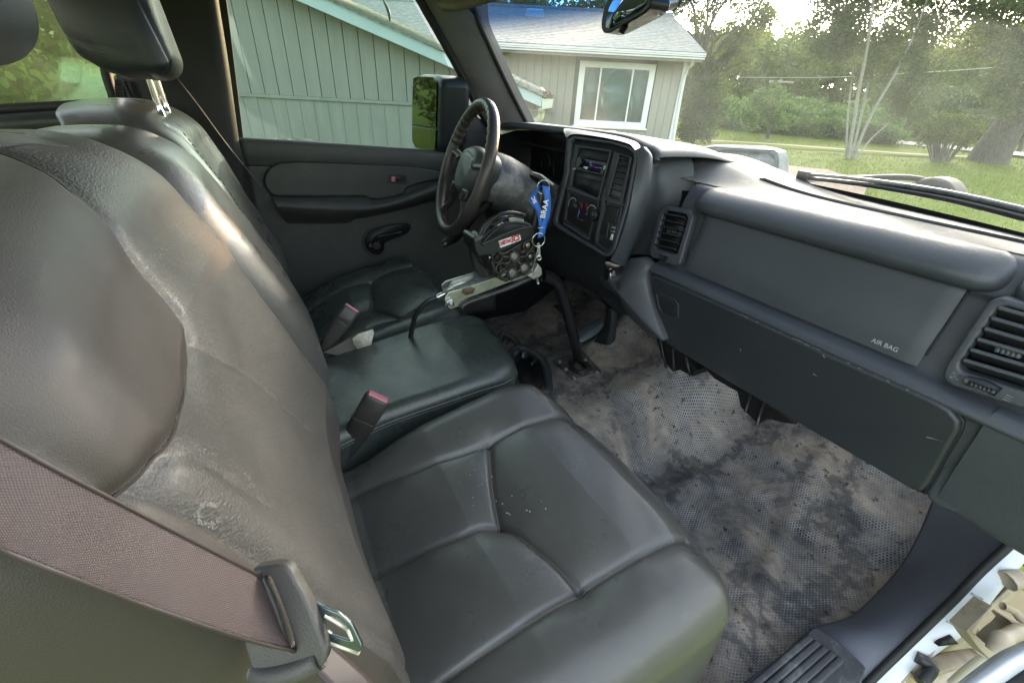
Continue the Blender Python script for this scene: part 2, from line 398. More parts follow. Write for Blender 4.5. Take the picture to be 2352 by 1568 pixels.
GLARE_ARC = np.polyfit([p[0] for p in _w], [p[2] for p in _w], 2)
windglass = glass_mat('dust_and_glare_windshield', (.90, .93, .90), dust=.075, blue=True, arc=True, refl=.2)  # the dust film also carries the glare veil over the view
sideglass = glass_mat('green_side_glass', (.74, .83, .78), dust=.006, refl=.03)
quartglass = glass_mat('dirty_quarter_glass', (.40, .52, .36), dust=.06, refl=.5)
houseglass = mat('house_window_glass', (.10, .14, .15), rough=.05, spec=.6)

def hex_floor():
    m = bpy.data.materials.new('dirty_rubber_floor'); m.use_nodes = True; N = m.node_tree.nodes; L = m.node_tree.links; b = N['Principled BSDF']
    tc = N.new('ShaderNodeTexCoord'); sp = N.new('ShaderNodeSeparateXYZ'); L.new(tc.outputs['Object'], sp.inputs[0])
    def M(op, a, bb=None, c=None):
        n = N.new('ShaderNodeMath'); n.operation = op
        for i, v in enumerate((a, bb, c)):
            if v is None: continue
            if isinstance(v, (int, float)): n.inputs[i].default_value = v
            else: L.new(v, n.inputs[i])
        return n.outputs[0]
    s = 0.0068
    X = M('DIVIDE', M('ADD', sp.outputs[0], 10.0), s); Y = M('DIVIDE', M('ADD', sp.outputs[1], 10.0), s)
    def cell(ox, oy):
        fx = M('SUBTRACT', M('FRACT', M('ADD', X, ox)), .5)
        fy = M('MULTIPLY', M('SUBTRACT', M('FRACT', M('DIVIDE', M('ADD', Y, oy), 1.732)), .5), 1.732)
        return M('SQRT', M('ADD', M('MULTIPLY', fx, fx), M('MULTIPLY', fy, fy)))
    d = M('MINIMUM', cell(0, 0), cell(.5, .866))
    web = N.new('ShaderNodeMapRange'); web.inputs[1].default_value = .34; web.inputs[2].default_value = .46; L.new(d, web.inputs[0])
    def noise(sc, det=8, ro=.65, dis=0.0, w=None):
        n = N.new('ShaderNodeTexNoise'); n.inputs['Scale'].default_value = sc; n.inputs['Detail'].default_value = det; n.inputs['Roughness'].default_value = ro; n.inputs['Distortion'].default_value = dis
        v = tc.outputs['Object']
        if w:
            mp = N.new('ShaderNodeMapping'); mp.inputs['Location'].default_value = w; L.new(v, mp.inputs[0]); v = mp.outputs[0]
        L.new(v, n.inputs[0]); return n.outputs[0]
    def ramp(f, p0, p1, lo=0, hi=1):
        n = N.new('ShaderNodeMapRange'); n.inputs[1].default_value = p0; n.inputs[2].default_value = p1; n.inputs[3].default_value = lo; n.inputs[4].default_value = hi; L.new(f, n.inputs[0]); return n.outputs[0]
    def mixc(f, a, c):
        n = N.new('ShaderNodeMix'); n.data_type = 'RGBA'
        L.new(f, n.inputs[0])
        for i, v in ((6, a), (7, c)):
            if isinstance(v, tuple): n.inputs[i].default_value = (*v, 1)
            else: L.new(v, n.inputs[i])
        return n.outputs[2]
    base = mixc(ramp(noise(5), .35, .65), (.008, .010, .016), (.030, .036, .050))
    pale = mixc(ramp(noise(9, w=(3, 1, 0)), .4, .62), (.26, .28, .31), (.55, .56, .57))
    tan = mixc(ramp(noise(14, w=(5, 2, 0)), .35, .65), (.22, .18, .145), (.44, .37, .30))
    webf = M('MULTIPLY', web.outputs[0], ramp(noise(5, 10, .74, .7, (1, 7, 0)), .40, .58, .05, 1))
    c = mixc(webf, base, pale)
    film = ramp(noise(5.5, 12, .84, .5, (9, 4, 0)), .44, .60, 0, .7)
    c = mixc(film, c, (.20, .185, .17))
    tanf = ramp(noise(3.6, 9, .72, .6, (2, 9, 3)), .50, .66, 0, .9)
    # dirt trodden in along the sill and under the dash
    dx = ramp(sp.outputs[0], .50, .74); dy = ramp(sp.outputs[1], .80, 1.05); ctr = ramp(sp.outputs[0], .12, -.05)
    edge = M('MAXIMUM', M('MAXIMUM', M('MULTIPLY', dx, .75), M('MULTIPLY', dy, .5)), M('MULTIPLY', ctr, .6))
    tanf = M('MINIMUM', M('ADD', tanf, M('MULTIPLY', edge, ramp(noise(8, 9, .7, .3, (4, 4, 4)), .38, .60))), 1.0)
    c = mixc(M('MULTIPLY', tanf, .85), c, tan)
    strk = N.new('ShaderNodeTexWave'); strk.inputs['Scale'].default_value = 1.1; strk.inputs['Distortion'].default_value = 14; strk.inputs['Detail'].default_value = 6; strk.inputs['Detail Scale'].default_value = 1.6; strk.inputs['Detail Roughness'].default_value = .75; L.new(tc.outputs['Object'], strk.inputs[0])
    c = mixc(ramp(strk.outputs['Fac'], .26, .0, 0, .6), c, (.026, .031, .042))
    spots = ramp(noise(48, 5, .65, 0, (6, 6, 6)), .615, .66, 0, .9)
    c = mixc(spots, c, (.012, .014, .018))
    L.new(c, b.inputs['Base Color']); L.new(ramp(film, 0, .7, .38, .75), b.inputs['Roughness']); b.inputs['Specular IOR Level'].default_value = .4
    bp = N.new('ShaderNodeBump'); bp.inputs['Strength'].default_value = .5; bp.inputs['Distance'].default_value = .0012; L.new(web.outputs[0], bp.inputs['Height'])
    bq = N.new('ShaderNodeBump'); bq.inputs['Strength'].default_value = .5; bq.inputs['Distance'].default_value = .012; L.new(noise(16, 6, .6, .8), bq.inputs['Height'])
    L.new(bp.outputs[0], bq.inputs['Normal']); L.new(bq.outputs[0], b.inputs['Normal']); return m
floorm = hex_floor()

def belt_mat():
    m = bpy.data.materials.new('belt_webbing'); m.use_nodes = True; N = m.node_tree.nodes; L = m.node_tree.links; b = N['Principled BSDF']
    uv = N.new('ShaderNodeTexCoord'); mp = N.new('ShaderNodeMapping'); mp.inputs['Rotation'].default_value = (0, 0, .5); mp.inputs['Scale'].default_value = (1, 1, 1)
    L.new(uv.outputs['UV'], mp.inputs[0])
    w1 = N.new('ShaderNodeTexWave'); w1.inputs['Scale'].default_value = 9; w1.inputs['Distortion'].default_value = 1.2; w1.inputs['Detail'].default_value = 2; w1.inputs['Detail Scale'].default_value = 30; L.new(mp.outputs[0], w1.inputs[0])
    mp2 = N.new('ShaderNodeMapping'); mp2.inputs['Rotation'].default_value = (0, 0, -1.05); L.new(uv.outputs['UV'], mp2.inputs[0])
    w2 = N.new('ShaderNodeTexWave'); w2.inputs['Scale'].default_value = 12; w2.inputs['Distortion'].default_value = 1.0; L.new(mp2.outputs[0], w2.inputs[0])
    mu = N.new('ShaderNodeMath'); mu.operation = 'MULTIPLY'; L.new(w1.outputs['Fac'], mu.inputs[0]); L.new(w2.outputs['Fac'], mu.inputs[1])
    r = N.new('ShaderNodeValToRGB'); r.color_ramp.elements[0].color = (.045, .031, .032, 1); r.color_ramp.elements[1].color = (.185, .13, .128, 1); r.color_ramp.elements[1].position = .8
    L.new(mu.outputs[0], r.inputs[0]); L.new(r.outputs[0], b.inputs['Base Color']); b.inputs['Roughness'].default_value = .45
    bp = N.new('ShaderNodeBump'); bp.inputs['Strength'].default_value = .6; bp.inputs['Distance'].default_value = .0006; L.new(mu.outputs[0], bp.inputs['Height']); L.new(bp.outputs[0], b.inputs['Normal'])
    return m
beltm = belt_mat()

def leaf_mat(name, c1, c2, tl=.45):
    m, N, L = new_mat(name); out = N.new('ShaderNodeOutputMaterial')
    g = N.new('ShaderNodeNewGeometry'); tc = N.new('ShaderNodeTexCoord'); no = N.new('ShaderNodeTexNoise'); no.inputs['Scale'].default_value = .7; L.new(tc.outputs['Object'], no.inputs[0])
    ad = N.new('ShaderNodeMath'); ad.operation = 'MULTIPLY_ADD'; L.new(g.outputs['Random Per Island'], ad.inputs[0]); ad.inputs[1].default_value = .7; ad.inputs[2].default_value = -.2
    a2 = N.new('ShaderNodeMath'); a2.operation = 'ADD'; L.new(ad.outputs[0], a2.inputs[0]); L.new(no.outputs[0], a2.inputs[1])
    r = N.new('ShaderNodeValToRGB'); r.color_ramp.elements[0].color = (*c1, 1); r.color_ramp.elements[1].color = (*c2, 1); r.color_ramp.elements[0].position = .2; r.color_ramp.elements[1].position = .9
    L.new(a2.outputs[0], r.inputs[0])
    d = N.new('ShaderNodeBsdfPrincipled'); L.new(r.outputs[0], d.inputs['Base Color']); d.inputs['Roughness'].default_value = .5
    t = N.new('ShaderNodeBsdfTranslucent'); L.new(r.outputs[0], t.inputs[0]); mx = N.new('ShaderNodeMixShader'); mx.inputs[0].default_value = tl
    L.new(d.outputs[0], mx.inputs[1]); L.new(t.outputs[0], mx.inputs[2]); L.new(mx.outputs[0], out.inputs[0]); return m
leaf_dark = leaf_mat('dark_leaves', (.030, .060, .014), (.09, .14, .035))
leaf_mid = leaf_mat('mid_leaves', (.06, .10, .022), (.17, .22, .06), .5)
leaf_bright = leaf_mat('bright_leaves', (.06, .13, .02), (.15, .26, .06))
leaf_grey = leaf_mat('grey_green_leaves', (.045, .075, .030), (.12, .16, .065), .5)
bark = mat('grey_bark', (.07, .065, .055), (.16, .15, .135), rough=.9, scale=6, aniso=(6, 6, 1), bump=.8, bscale=14)
birchm = mat('birch_bark', (.22, .22, .20), (.36, .36, .33), rough=.7, scale=5, dust=(.05, .05, .045), dscale=5, damt=.95, dth=.56, aniso=(1, 1, 3.5))
grassm = mat('lawn', (.11, .155, .018), (.16, .21, .03), rough=.9, scale=.45, bump=.6, bscale=30, dust=(.19, .22, .07), dscale=1.3, damt=.7, dth=.48, spec=.1)
gravel = mat('pale_road', (.36, .34, .31), (.46, .44, .41), rough=.9, scale=3)
dirtm = mat('driveway_dirt', (.30, .22, .16), (.40, .31, .24), rough=.9, scale=3, bump=.5, bscale=40)
sidingg = mat('grey_green_siding', (.245, .24, .225), (.285, .28, .262), rough=.75, scale=2.5, aniso=(5, 5, .6), bump=.3, bscale=40, dust=(.19, .21, .17), dscale=2.0, damt=.4, dth=.5)
sidingb = mat('beige_siding', (.28, .275, .235), (.33, .325, .28), rough=.75, scale=2.5, aniso=(5, 5, .6), bump=.3, bscale=40, dust=(.30, .29, .23), dscale=2.0, damt=.3, dth=.5)
groove = mat('siding_backing', (.10, .11, .09), rough=.9)
fasciam = mat('pale_blue_fascia', (.40, .50, .54), (.46, .56, .60), rough=.6, scale=3)
trimw = mat('white_trim', (.70, .74, .74), (.78, .80, .80), rough=.5, scale=4)
blindm = mat('window_blinds', (.42, .56, .54), (.50, .64, .62), rough=.6, scale=6)
shingle = mat('grey_shingles', (.22, .23, .23), (.46, .47, .45), rough=.9, scale=7, aniso=(1.2, 3, 3), bump=.4, bscale=60, detail=3)
shingle2 = mat('mossy_shingles', (.11, .12, .10), (.22, .24, .20), rough=.9, scale=6, aniso=(2, 1.2, 3), bump=.4, bscale=60, detail=3)
polem = mat('pole_wood', (.30, .27, .23), (.42, .38, .33), rough=.9, scale=6)

# ------------------------------------------------------------------ the yard
def yard_sheet(name, pts, h, m, kind='structure', n=None):
    V = [(p[0], p[1], h) for p in pts]
    me = bpy.data.meshes.new(name); me.from_pydata(V, [], [tuple(range(len(V)))]); me.update()
    return tag(link(name, me, m, None, yard=True, smooth=False), kind=kind)
# ground: one wide sheet with soft unevenness
gx = np.concatenate([np.linspace(-220, -30, 12), np.linspace(-28, 45, 90), np.linspace(50, 240, 12)])
gy = np.concatenate([np.linspace(-160, -12, 10), np.linspace(-10, 45, 80), np.linspace(50, 300, 14)])
GX, GY = np.meshgrid(gx, gy, indexing='ij')
GZ = .04 * np.sin(GX * .5 + 1) * np.sin(GY * .43) + .015 * np.sin(GX * 2.1) * np.sin(GY * 1.7)
GZ = GZ * np.clip((np.hypot(GX, GY) - 3) / 6, 0, 1) * np.clip((60 - np.hypot(GX, GY)) / 20, 0, 1)
tag(link('lawn', npmesh('lawn', np.dstack([GX, GY, GZ]).reshape(-1, 3), gridfaces(len(gx), len(gy))), grassm, None, yard=True), kind='structure')
def strip(name, px, half, h, m):
    c = cat1([PO(x, y, 'h', 0)[:2] for x, y in px], 60)
    t = np.gradient(c, axis=0); t /= np.linalg.norm(t, axis=1)[:, None]; nrm = np.column_stack([-t[:, 1], t[:, 0]])
    V = np.zeros((60, 2, 3)); V[:, 0, :2] = c + nrm * half; V[:, 1, :2] = c - nrm * half; V[:, :, 2] = h
    return tag(link(name, npmesh(name, V.reshape(-1, 3), gridfaces(60, 2)), m, None, yard=True), kind='structure')
strip('footpath', [(1480, 322), (1630, 328), (1800, 338), (1960, 350), (2110, 360), (2240, 366)], .13, .075, mat('dry_path', (.34, .33, .18), (.42, .40, .24), rough=.95, scale=4))
strip('road', [(1990, 323), (2080, 333), (2200, 345), (2352, 360), (2500, 374)], .8, .08, gravel)
dw = [PO(x, y, 'h', 0) for x, y in [(1640, 388), (1790, 385), (1900, 397), (1990, 430), (1960, 520), (1500, 520)]]
yard_sheet('driveway', dw, .07, dirtm)

SDIR = SUN_YARD / np.linalg.norm(SUN_YARD); GLINT = TO.T.dot(np.array([.16, -.06, .725]) - EYE) + np.array([0, 0, EYEH])
def leaves(n_clump, cc, rad, per, size, squash=.8, hang=0.0):
    """cc (k,3) clump centres, rad clump radius -> vertices, faces of leaf quads"""
    k = len(cc); c = np.repeat(cc, per, 0); rr = np.repeat(np.broadcast_to(rad, k), per)[:, None]
    d = RNG.normal(size=c.shape); d /= np.linalg.norm(d, axis=1)[:, None]
    p = c + d * rr * (RNG.random((len(c), 1)) ** .45) * np.array([1, 1, squash])
    if hang: p[:, 2] -= hang * RNG.random(len(p))**2
    a = RNG.normal(size=p.shape); a /= np.linalg.norm(a, axis=1)[:, None]
    b = np.cross(a, RNG.normal(size=p.shape)); b /= np.linalg.norm(b, axis=1)[:, None]
    s = size * (.5 + RNG.random((len(p), 1)))
    q = p - GLINT; t = q @ SDIR; keep_ = (t < 3) | (np.linalg.norm(q - t[:, None] * SDIR, axis=1) > (.05 + .006 * np.maximum(t, 0)) * (.25 + .9 * RNG.random(len(t))))   # leaves left out along this line so the sun lands on the seat back
    p, a, b, s = p[keep_], a[keep_], b[keep_], s[keep_]
    V = np.stack([p - a * s, p + b * s * .45, p + a * s, p - b * s * .45], 1).reshape(-1, 3)
    return V, np.arange(len(V)).reshape(-1, 4)
def leafobj(name, cc, rad, per, size, m, parent=None, **kw):
    sq = kw.pop('squash', .8); hg = kw.pop('hang', 0.0)
    V, F = leaves(0, np.asarray(cc, float), rad, per, size, sq, hg)
    return link(name, npmesh(name, V, F), m, parent, **kw)
def scatter(c, r, n, shell=.3):
    d = RNG.normal(size=(n, 3)); d /= np.linalg.norm(d, axis=1)[:, None]
    return np.array(c) + d * np.array(r) * (shell + (1 - shell) * RNG.random((n, 1))**.5)
def branches(base, tips, r0, m, parent, name='trunk', top=None, seg=7, **kw):
    base = np.array(base, float); top = base + np.array([0, 0, 2.]) if top is None else np.array(top, float)
    mid = (base + top) / 2 + RNG.normal(size=3) * .03 * np.linalg.norm(top - base)
    ms = [tubemesh('t', [base - [0, 0, .1], base + (mid - base) * .12, mid, top], [r0 * 1.35, r0, r0 * .75, r0 * .45], seg, 14)]
    for t in tips:
        t = np.array(t, float); s = base + (top - base) * (.35 + .6 * random.random())
        mm = (s + t) / 2 + np.array([0, 0, .12 * np.linalg.norm(t - s)]) + RNG.normal(size=3) * .05 * np.linalg.norm(t - s)
        ms.append(tubemesh('t', [s, mm, t], [r0 * .35, r0 * .22, r0 * .06], 5, 8))
    return join(name, ms, m, parent, **kw)

# woods beyond the lawn
cc = []
for i in range(2200):
    t = random.random(); a = -14 + 92 * t; b = 34 + 26 * random.random()
    top = 4.15 + .6 * math.sin(a * .35) + .5 * math.sin(a * .83 + 2) + max(0, (a - 26) * .10) + (b - 34) * .06 + max(0, (13 - a) * .12)
    cc.append((a, b, top * random.random()**.5))
tag(leafobj('woods', cc, 1.0, 100, .15, leaf_mid, yard=True), kind='stuff')
cc = [(random.uniform(-16, 80), random.uniform(60, 66), random.uniform(-.5, 4.9)) for _ in range(620)]
tag(leafobj('far_woods', cc, 2.0, 60, .34, leaf_dark, yard=True), kind='stuff')
# tall weeds at the far side of the lawn
cc = []
for i in range(620):
    t = random.random(); p = PO(1600 + 480 * t, 292 + 50 * t, 'h', 0); o = random.random()
    cc.append((p[0] + o * 1.5, p[1] + .4 + o * 3.5, .1 + .75 * random.random() * (0.5 + o)))
tag(leafobj('tall_weeds', cc, .34, 60, .075, leaf_bright, yard=True), kind='stuff')
cc = []
for i in range(500):
    t = random.random(); p = PO(2060 + 420 * t, 330 + 20 * t, 'h', 0); o = random.random()
    cc.append((p[0] + o * 2 + .5, p[1] + 2.4 + o * 4, .2 + 1.5 * random.random() * (0.3 + o)))
tag(leafobj('roadside_shrubs', cc, .5, 50, .09, leaf_grey, yard=True), kind='stuff')
# grass blades on the near lawn
n = 60000
ga = RNG.uniform(2, 26, n); gb = RNG.uniform(5, 24, n); gs = .02 + .035 * RNG.random(n); an = RNG.random(n) * 6.28
gz = .04 * np.sin(ga * .5 + 1) * np.sin(gb * .43)
V = np.zeros((n, 3, 3)); V[:, 0] = np.column_stack([ga - .008 * np.cos(an), gb - .008 * np.sin(an), gz]); V[:, 1] = np.column_stack([ga + .008 * np.cos(an), gb + .008 * np.sin(an), gz])
V[:, 2] = np.column_stack([ga + RNG.normal(0, .02, n), gb + RNG.normal(0, .02, n), gz + gs + .02])
keep = ~((np.abs(gb - 16) < 1.0) & (ga > 5) & (ga < 13))
V = V[keep]
tag(link('grass_blades', npmesh('grass_blades', V.reshape(-1, 3), np.arange(len(V) * 3).reshape(-1, 3)), leaf_mat('grass_blade', (.10, .16, .015), (.20, .27, .04), .3), None, yard=True), kind='stuff')

# tree at the house corner, its boughs reaching over the sky
b0 = PO(1600, 340, 'b', 17.5)
t = thing('shade_tree', 'large broadleaf tree rising behind the right corner of the beige house', 'tree', (b0[0], 17.5, 0), yard=True)
px = [(1560, 20), (1590, 50), (1620, 20), (1650, 70), (1680, 20), (1720, 30), (1600, 110), (1640, 130), (1668, 95), (1575, 150), (1610, 190), (1650, 180), (1690, 70), (1740, 20), (1770, 12),
      (1760, 45), (1715, 68), (1590, -30), (1650, -40), (1710, -50), (1780, -45), (1560, -80), (1630, -110), (1700, -130), (1540, 90), (1600, 240), (1640, 230), (1560, 230), (1690, 130), (1735, 65)]
cc = []
for (x, y) in px:
    c = PO(x, y, 'b', 16.6 + 1.6 * random.random()); cc += list(scatter(c, (.42, .6, .35), 7))
branches((b0[0], 17.5, 0), [c for c in cc[::9]], .17, bark, t, top=PO(1600, 60, 'b', 17.5))
leafobj('crown', cc, .28, 120, .040, leaf_mid, t, hang=.15)
# dark bush beside the house
c0 = PO(1590, 335, 'b', 14.4)
t = thing('corner_bush', 'dense dark green bush against the right end of the beige house wall', 'bush', (c0[0], 14.4, 0), yard=True)
cc = list(scatter((c0[0] + .05, 14.4, .95), (.62, .6, .95), 60))
branches((c0[0], 14.4, 0), cc[::12], .05, bark, t, name='stem', top=(c0[0], 14.4, 1.2))
leafobj('foliage', cc, .22, 170, .032, leaf_dark, t)
# sapling
c0 = PO(1763, 316, 'h', 0)
t = thing('young_tree', 'small young tree with thin dark trunk standing alone at far lawn edge', 'tree', c0, yard=True)
cc = [PO(x, y, 'b', c0[1]) for x, y in [(1745, 250), (1775, 235), (1790, 262), (1730, 268), (1765, 268), (1800, 248), (1760, 222), (1778, 210), (1750, 232), (1722, 285), (1785, 282)]]
branches(c0, cc[::2], .05, bark, t, top=PO(1778, 240, 'b', c0[1]))
leafobj('crown', [p for c in cc for p in scatter(c, (.32, .4, .25), 4)], .2, 70, .05, leaf_bright, t)
# birch clump
c0 = PO(1955, 362, 'h', 0)
t = thing('birch_clump', 'white-stemmed birch clump on the lawn in front of the sunlit gap', 'tree', c0, yard=True)
stems = [([(1950, 362), (1958, 300), (1972, 210), (1990, 120), (2004, 20), (2012, -80)], .052), ([(1962, 362), (1985, 300), (2015, 240), (2050, 180), (2095, 90), (2140, -30)], .040),
         ([(1958, 362), (1975, 280), (1995, 190), (2020, 90), (2050, -40)], .036), ([(1948, 362), (1945, 310), (1950, 240), (1960, 160), (1965, 60)], .03), ([(1966, 362), (2000, 320), (2040, 285), (2090, 240), (2150, 170)], .026)]
for pts, r in stems:
    q = [PO(x, y, 'b', c0[1] - .25 + .12 * i * (1 if r < .04 else -1)) for i, (x, y) in enumerate(pts)]; q[0][2] = -.1
    tube('trunk', q, [r, r * .8, r * .3], birchm, t, seg=8, n=16)
cc = []
for (x, y) in [(1920, 20), (1935, 60), (1960, 30), (1985, 60), (2010, 20), (1960, 100), (2000, 110), (2040, 60), (2050, 110), (1915, -20), (1980, -30), (2060, 0), (2090, 50), (1925, 95), (2080, 130), (2020, 150), (2110, 180), (2060, 180), (1900, 70), (2110, 90), (2140, 30), (1970, -90), (2060, -90), (1890, -50), (1898, 20), (1888, 55), (1905, 100), (1940, 0), (1985, 0), (2050, 230), (2095, 240)]:
    cc += list(scatter(PO(x, y, 'b', c0[1] + random.uniform(-.7, .9)), (.42, .6, .34), 10))
leafobj('crown', cc, .25, 150, .030, leaf_grey, t, hang=.35)  # crown made dense to keep the low sun off the seats
# big leaning tree on the right
c0 = PO(2262, 372, 'h', 0)
t = thing('leaning_tree', 'thick dark trunked tree leaning right at the right edge of lawn', 'tree', c0, yard=True)
q = [PO(2262, 380, 'b', c0[1]), PO(2290, 330, 'b', c0[1]), PO(2352, 240, 'b', c0[1]), PO(2450, 90, 'b', c0[1]), PO(2540, -100, 'b', c0[1])]
tp = q[3]
tube('trunk', q, [.52, .36, .30, .26, .2], bark, t, seg=14, n=24)
cc = []
for i in range(190):
    x = 2070 + 460 * random.random(); y = -160 + 420 * random.random()
    if y > 60 + (x - 2110) * .9: continue
    if x < 2180 and y > 200: continue
    cc += list(scatter(PO(x, y, 'b', c0[1] + random.uniform(-1.6, 1.2)), (.6, .6, .45), 4))
branches(q[2], cc[::22], .12, bark, t, name='bough', top=tp)
leafobj('crown', cc, .36, 110, .042, leaf_grey, t, hang=.2)
# V shaped shrub
c0 = PO(2160, 372, 'h', 0)
t = thing('fan_shrub', 'fan-shaped grey stemmed shrub between the birch and leaning tree', 'bush', c0, yard=True)
ms = []; cc = []
for i in range(26):
    x = 2105 + 150 * i / 25; e = PO(x + random.uniform(-6, 6), 300 - 30 * math.sin(i / 25 * math.pi) + random.uniform(-12, 12), 'b', c0[1] + random.uniform(-.4, .4))
    s = PO(2140 + 40 * i / 25, 372, 'b', c0[1]); ms.append(tubemesh('t', [s, (s + e) / 2 + [0, 0, .06], e], [.02, .014, .004], 5, 6)); cc.append(e); cc.append((s * .35 + e * .65))
join('stem', ms, bark, t)
leafobj('foliage', cc, .22, 110, .032, leaf_mid, t, hang=.1)
# trees seen through the quarter window and in the door mirror
for i, (a, b, hh, r, lb) in enumerate([(-9.5, 8.5, 4.5, 2.2, 'leafy tree seen through the small rear quarter window'), (-14, 3.5, 5.5, 2.8, 'broad tree behind the truck seen only in the door mirror'), (-13.5, 11, 5, 2.5, 'tree standing further back behind the quarter window')]):
    t = thing('back_tree', lb, 'tree', (a, b, 0), group='trees behind the truck', yard=True)
    cc = scatter((a, b, hh * .6), (r, r, hh * .55), 150, .2)
    branches((a, b, 0), cc[::25], .2, bark, t, top=(a, b, hh * .8)); leafobj('crown', cc, .5, 60, .09, (leaf_mid, leaf_dark, leaf_bright)[i], t)
# utility pole and wire
pb = PO(1780, 232, 'b', 33.0); pt = PO(1794, 182, 'b', 33.0)
t = thing('utility_pole', 'pale wooden utility pole with crossarm rising from the far woods', 'pole', (pb[0], 33, 0), yard=True)
tube('pole_shaft', [(pb[0], 33, 0), (pt[0], 33, pt[2])], .11, polem, t, n=3)
box('crossarm', (pt[0], 32.85, pt[2] - .15), (1.5, .1, .12), polem, t, bevel=0)
w = [PO(1690, 178, 'b', 31), PO(1900, 178, 'b', 27), PO(2100, 168, 'b', 22), PO(2352, 150, 'b', 17), PO(2600, 120, 'b', 14)]
tag(tube('overhead_wire', w, .012, mat('wire_grey', (.5, .5, .48), rough=.5), None, seg=5, n=40, yard=True), 'thin pale overhead wire crossing in front of the woods', 'wire')
# mailbox
mb = PO(2337, 352, 'h', 0)
t = thing('mailbox', 'dark mailbox on a short post beside the road at right edge', 'mailbox', mb, yard=True)
box('post', (mb[0], mb[1], .45), (.1, .1, .9), bark, t); 
plate('box', [(mb[0] - .14, mb[1] - .25, .9), (mb[0] + .14, mb[1] - .25, .9), (mb[0] + .14, mb[1] - .25, 1.03), (mb[0] + .07, mb[1] - .25, 1.12), (mb[0] - .07, mb[1] - .25, 1.12), (mb[0] - .14, mb[1] - .25, 1.03)], (0, .5, 0), castm, t)

# ------------------------------------------------------------------ the houses
BL = 7.0
def rake_h(a, top=False):      # underside / top of the rake board in the wall plane
    p, q = (PO(678, 0, 'b', BL - .3), PO(1041, 158, 'b', BL - .3)) if not top else (PO(752, 0, 'b', BL - .3), PO(1014, 118, 'b', BL - .3))
    return p[2] + (a - p[0]) * (q[2] - p[2]) / (q[0] - p[0])
A0, A1 = -4.75, .42
t = thing('garage', 'grey-green wood-sided gable building filling the driver side window', 'house', ((A0 + A1) / 2, BL, 0), yard=True)
me = boxmesh((0, 0, 0), (1, 1, 1)); bpy.data.meshes.remove(me)
ap = -4.75
plate('wall', [(A0, BL + .03, -.1), (A1, BL + .03, -.1), (A1, BL + .03, rake_h(A1)), (A0, BL + .03, rake_h(A0))], (0, .15, 0), groove, t, bevel=0)
bw = .196; a = A0; i = 0
hb = 1.285
while a < A1 - .02:
    a2 = min(a + bw - .009, A1)
    hu1, hu2 = rake_h(a), rake_h(a2)
    plate('siding_board', [(a, BL, hb + .035), (a2, BL, hb + .035), (a2, BL, hu2 + .02), (a, BL, hu1 + .02)], (0, .028, 0), sidingg, t, bevel=.003, seg=1)
    o0 = a + .06; o1 = min(o0 + bw - .012, A1)
    plate('lower_siding_board', [(o0, BL - .004, -.1), (o1, BL - .004, -.1), (o1, BL - .004, hb - .008), (o0, BL - .004, hb - .008)], (0, .03, 0), sidingg, t, bevel=.003, seg=1)
    bwid = .016
    plate('batten', [(o0 - .012, BL - .012, -.1), (o0 + .004, BL - .012, -.1), (o0 + .004, BL - .012, hb - .01), (o0 - .012, BL - .012, hb - .01)], (0, .03, 0), sidingg, t, bevel=.001, seg=1)
    a += bw
box('band_board', ((A0 + A1) / 2, BL - .005, hb + .014), (A1 - A0, .05, .042), sidingg, t, bevel=.004)
AE = PO(1243, 250, 'b', BL - .3)[0]
fl = [(A0 - .6, rake_h(A0 - .6)), (AE, rake_h(AE)), (AE, rake_h(AE, True)), (A0 - .6, rake_h(A0 - .6, True))]
plate('rake_fascia', [(a_, BL - .32, h_) for a_, h_ in fl], (0, .03, 0), fasciam, t, bevel=.003, seg=1)
plate('soffit', [(A0 - .6, BL - .29, rake_h(A0 - .6) + .03), (AE, BL - .29, rake_h(AE) + .03), (AE, BL, rake_h(AE) + .03), (A0 - .6, BL, rake_h(A0 - .6) + .03)], (0, 0, .02), groove, t, bevel=0)
# roof: overlapping courses running down the slope
sl_ = (rake_h(1, True) - rake_h(0, True)); ang = math.atan(sl_); ux = np.array([math.cos(ang), 0, math.sin(ang)]); un = np.array([-math.sin(ang), 0, math.cos(ang)])
ms = []; a = AE + .06; k = 0
while a > -3.6:
    c = np.array([a - .07, (BL - .36 + 11.8) / 2, rake_h(a - .07, True) + .012]); ms.append(boxmesh(c, (.16, 11.8 - BL + .36, .012), [ux + un * .07, (0, 1, 0), np.cross(ux + un * .07, (0, 1, 0))])); a -= .13
tag(join('roof', ms, shingle2, t, smooth=False), kind='stuff')
gp = [(AE + .01, BL - .34, rake_h(AE) - .03), (AE + .14, BL - .34, rake_h(AE) + .0), (AE + .15, BL - .34, rake_h(AE) + .10), (AE, BL - .34, rake_h(AE, True) - .02)]
plate('gutter', gp, (0, 4.6, 0), mat('old_gutter', (.52, .55, .46), (.62, .64, .52), rough=.6, scale=6), t, bevel=.004)
cc = [(AE + .08 + random.uniform(-.05, .05), BL - .33 + random.random() * 1.6, rake_h(AE) + .11) for _ in range(26)]
tag(leafobj('gutter_debris', cc, .05, 22, .022, mat('dry_leaves', (.10, .07, .04), (.22, .17, .10), rough=.9), t), kind='stuff')
e = PO(1240, 262, 'b', BL - .25); tube('downspout', [PO(1243, 252, 'b', BL - .28), PO(1240, 272, 'b', BL - .2), PO(1215, 283, 'b', BL - .05), PO(1150, 295, 'b', BL - .04)], .045, mat('cream_spout', (.60, .60, .50), rough=.5), t, n=14)
sv = PO(885, 5, 'b', BL + 2.0); 
tube('service_cable', [PO(862, -30, 'b', BL - .4), PO(885, 10, 'b', BL - .4), PO(893, 30, 'b', BL - .4), PO(896, 50, 'b', BL - .4)], [.006, .006, .02, .012], blackp, t, n=14)

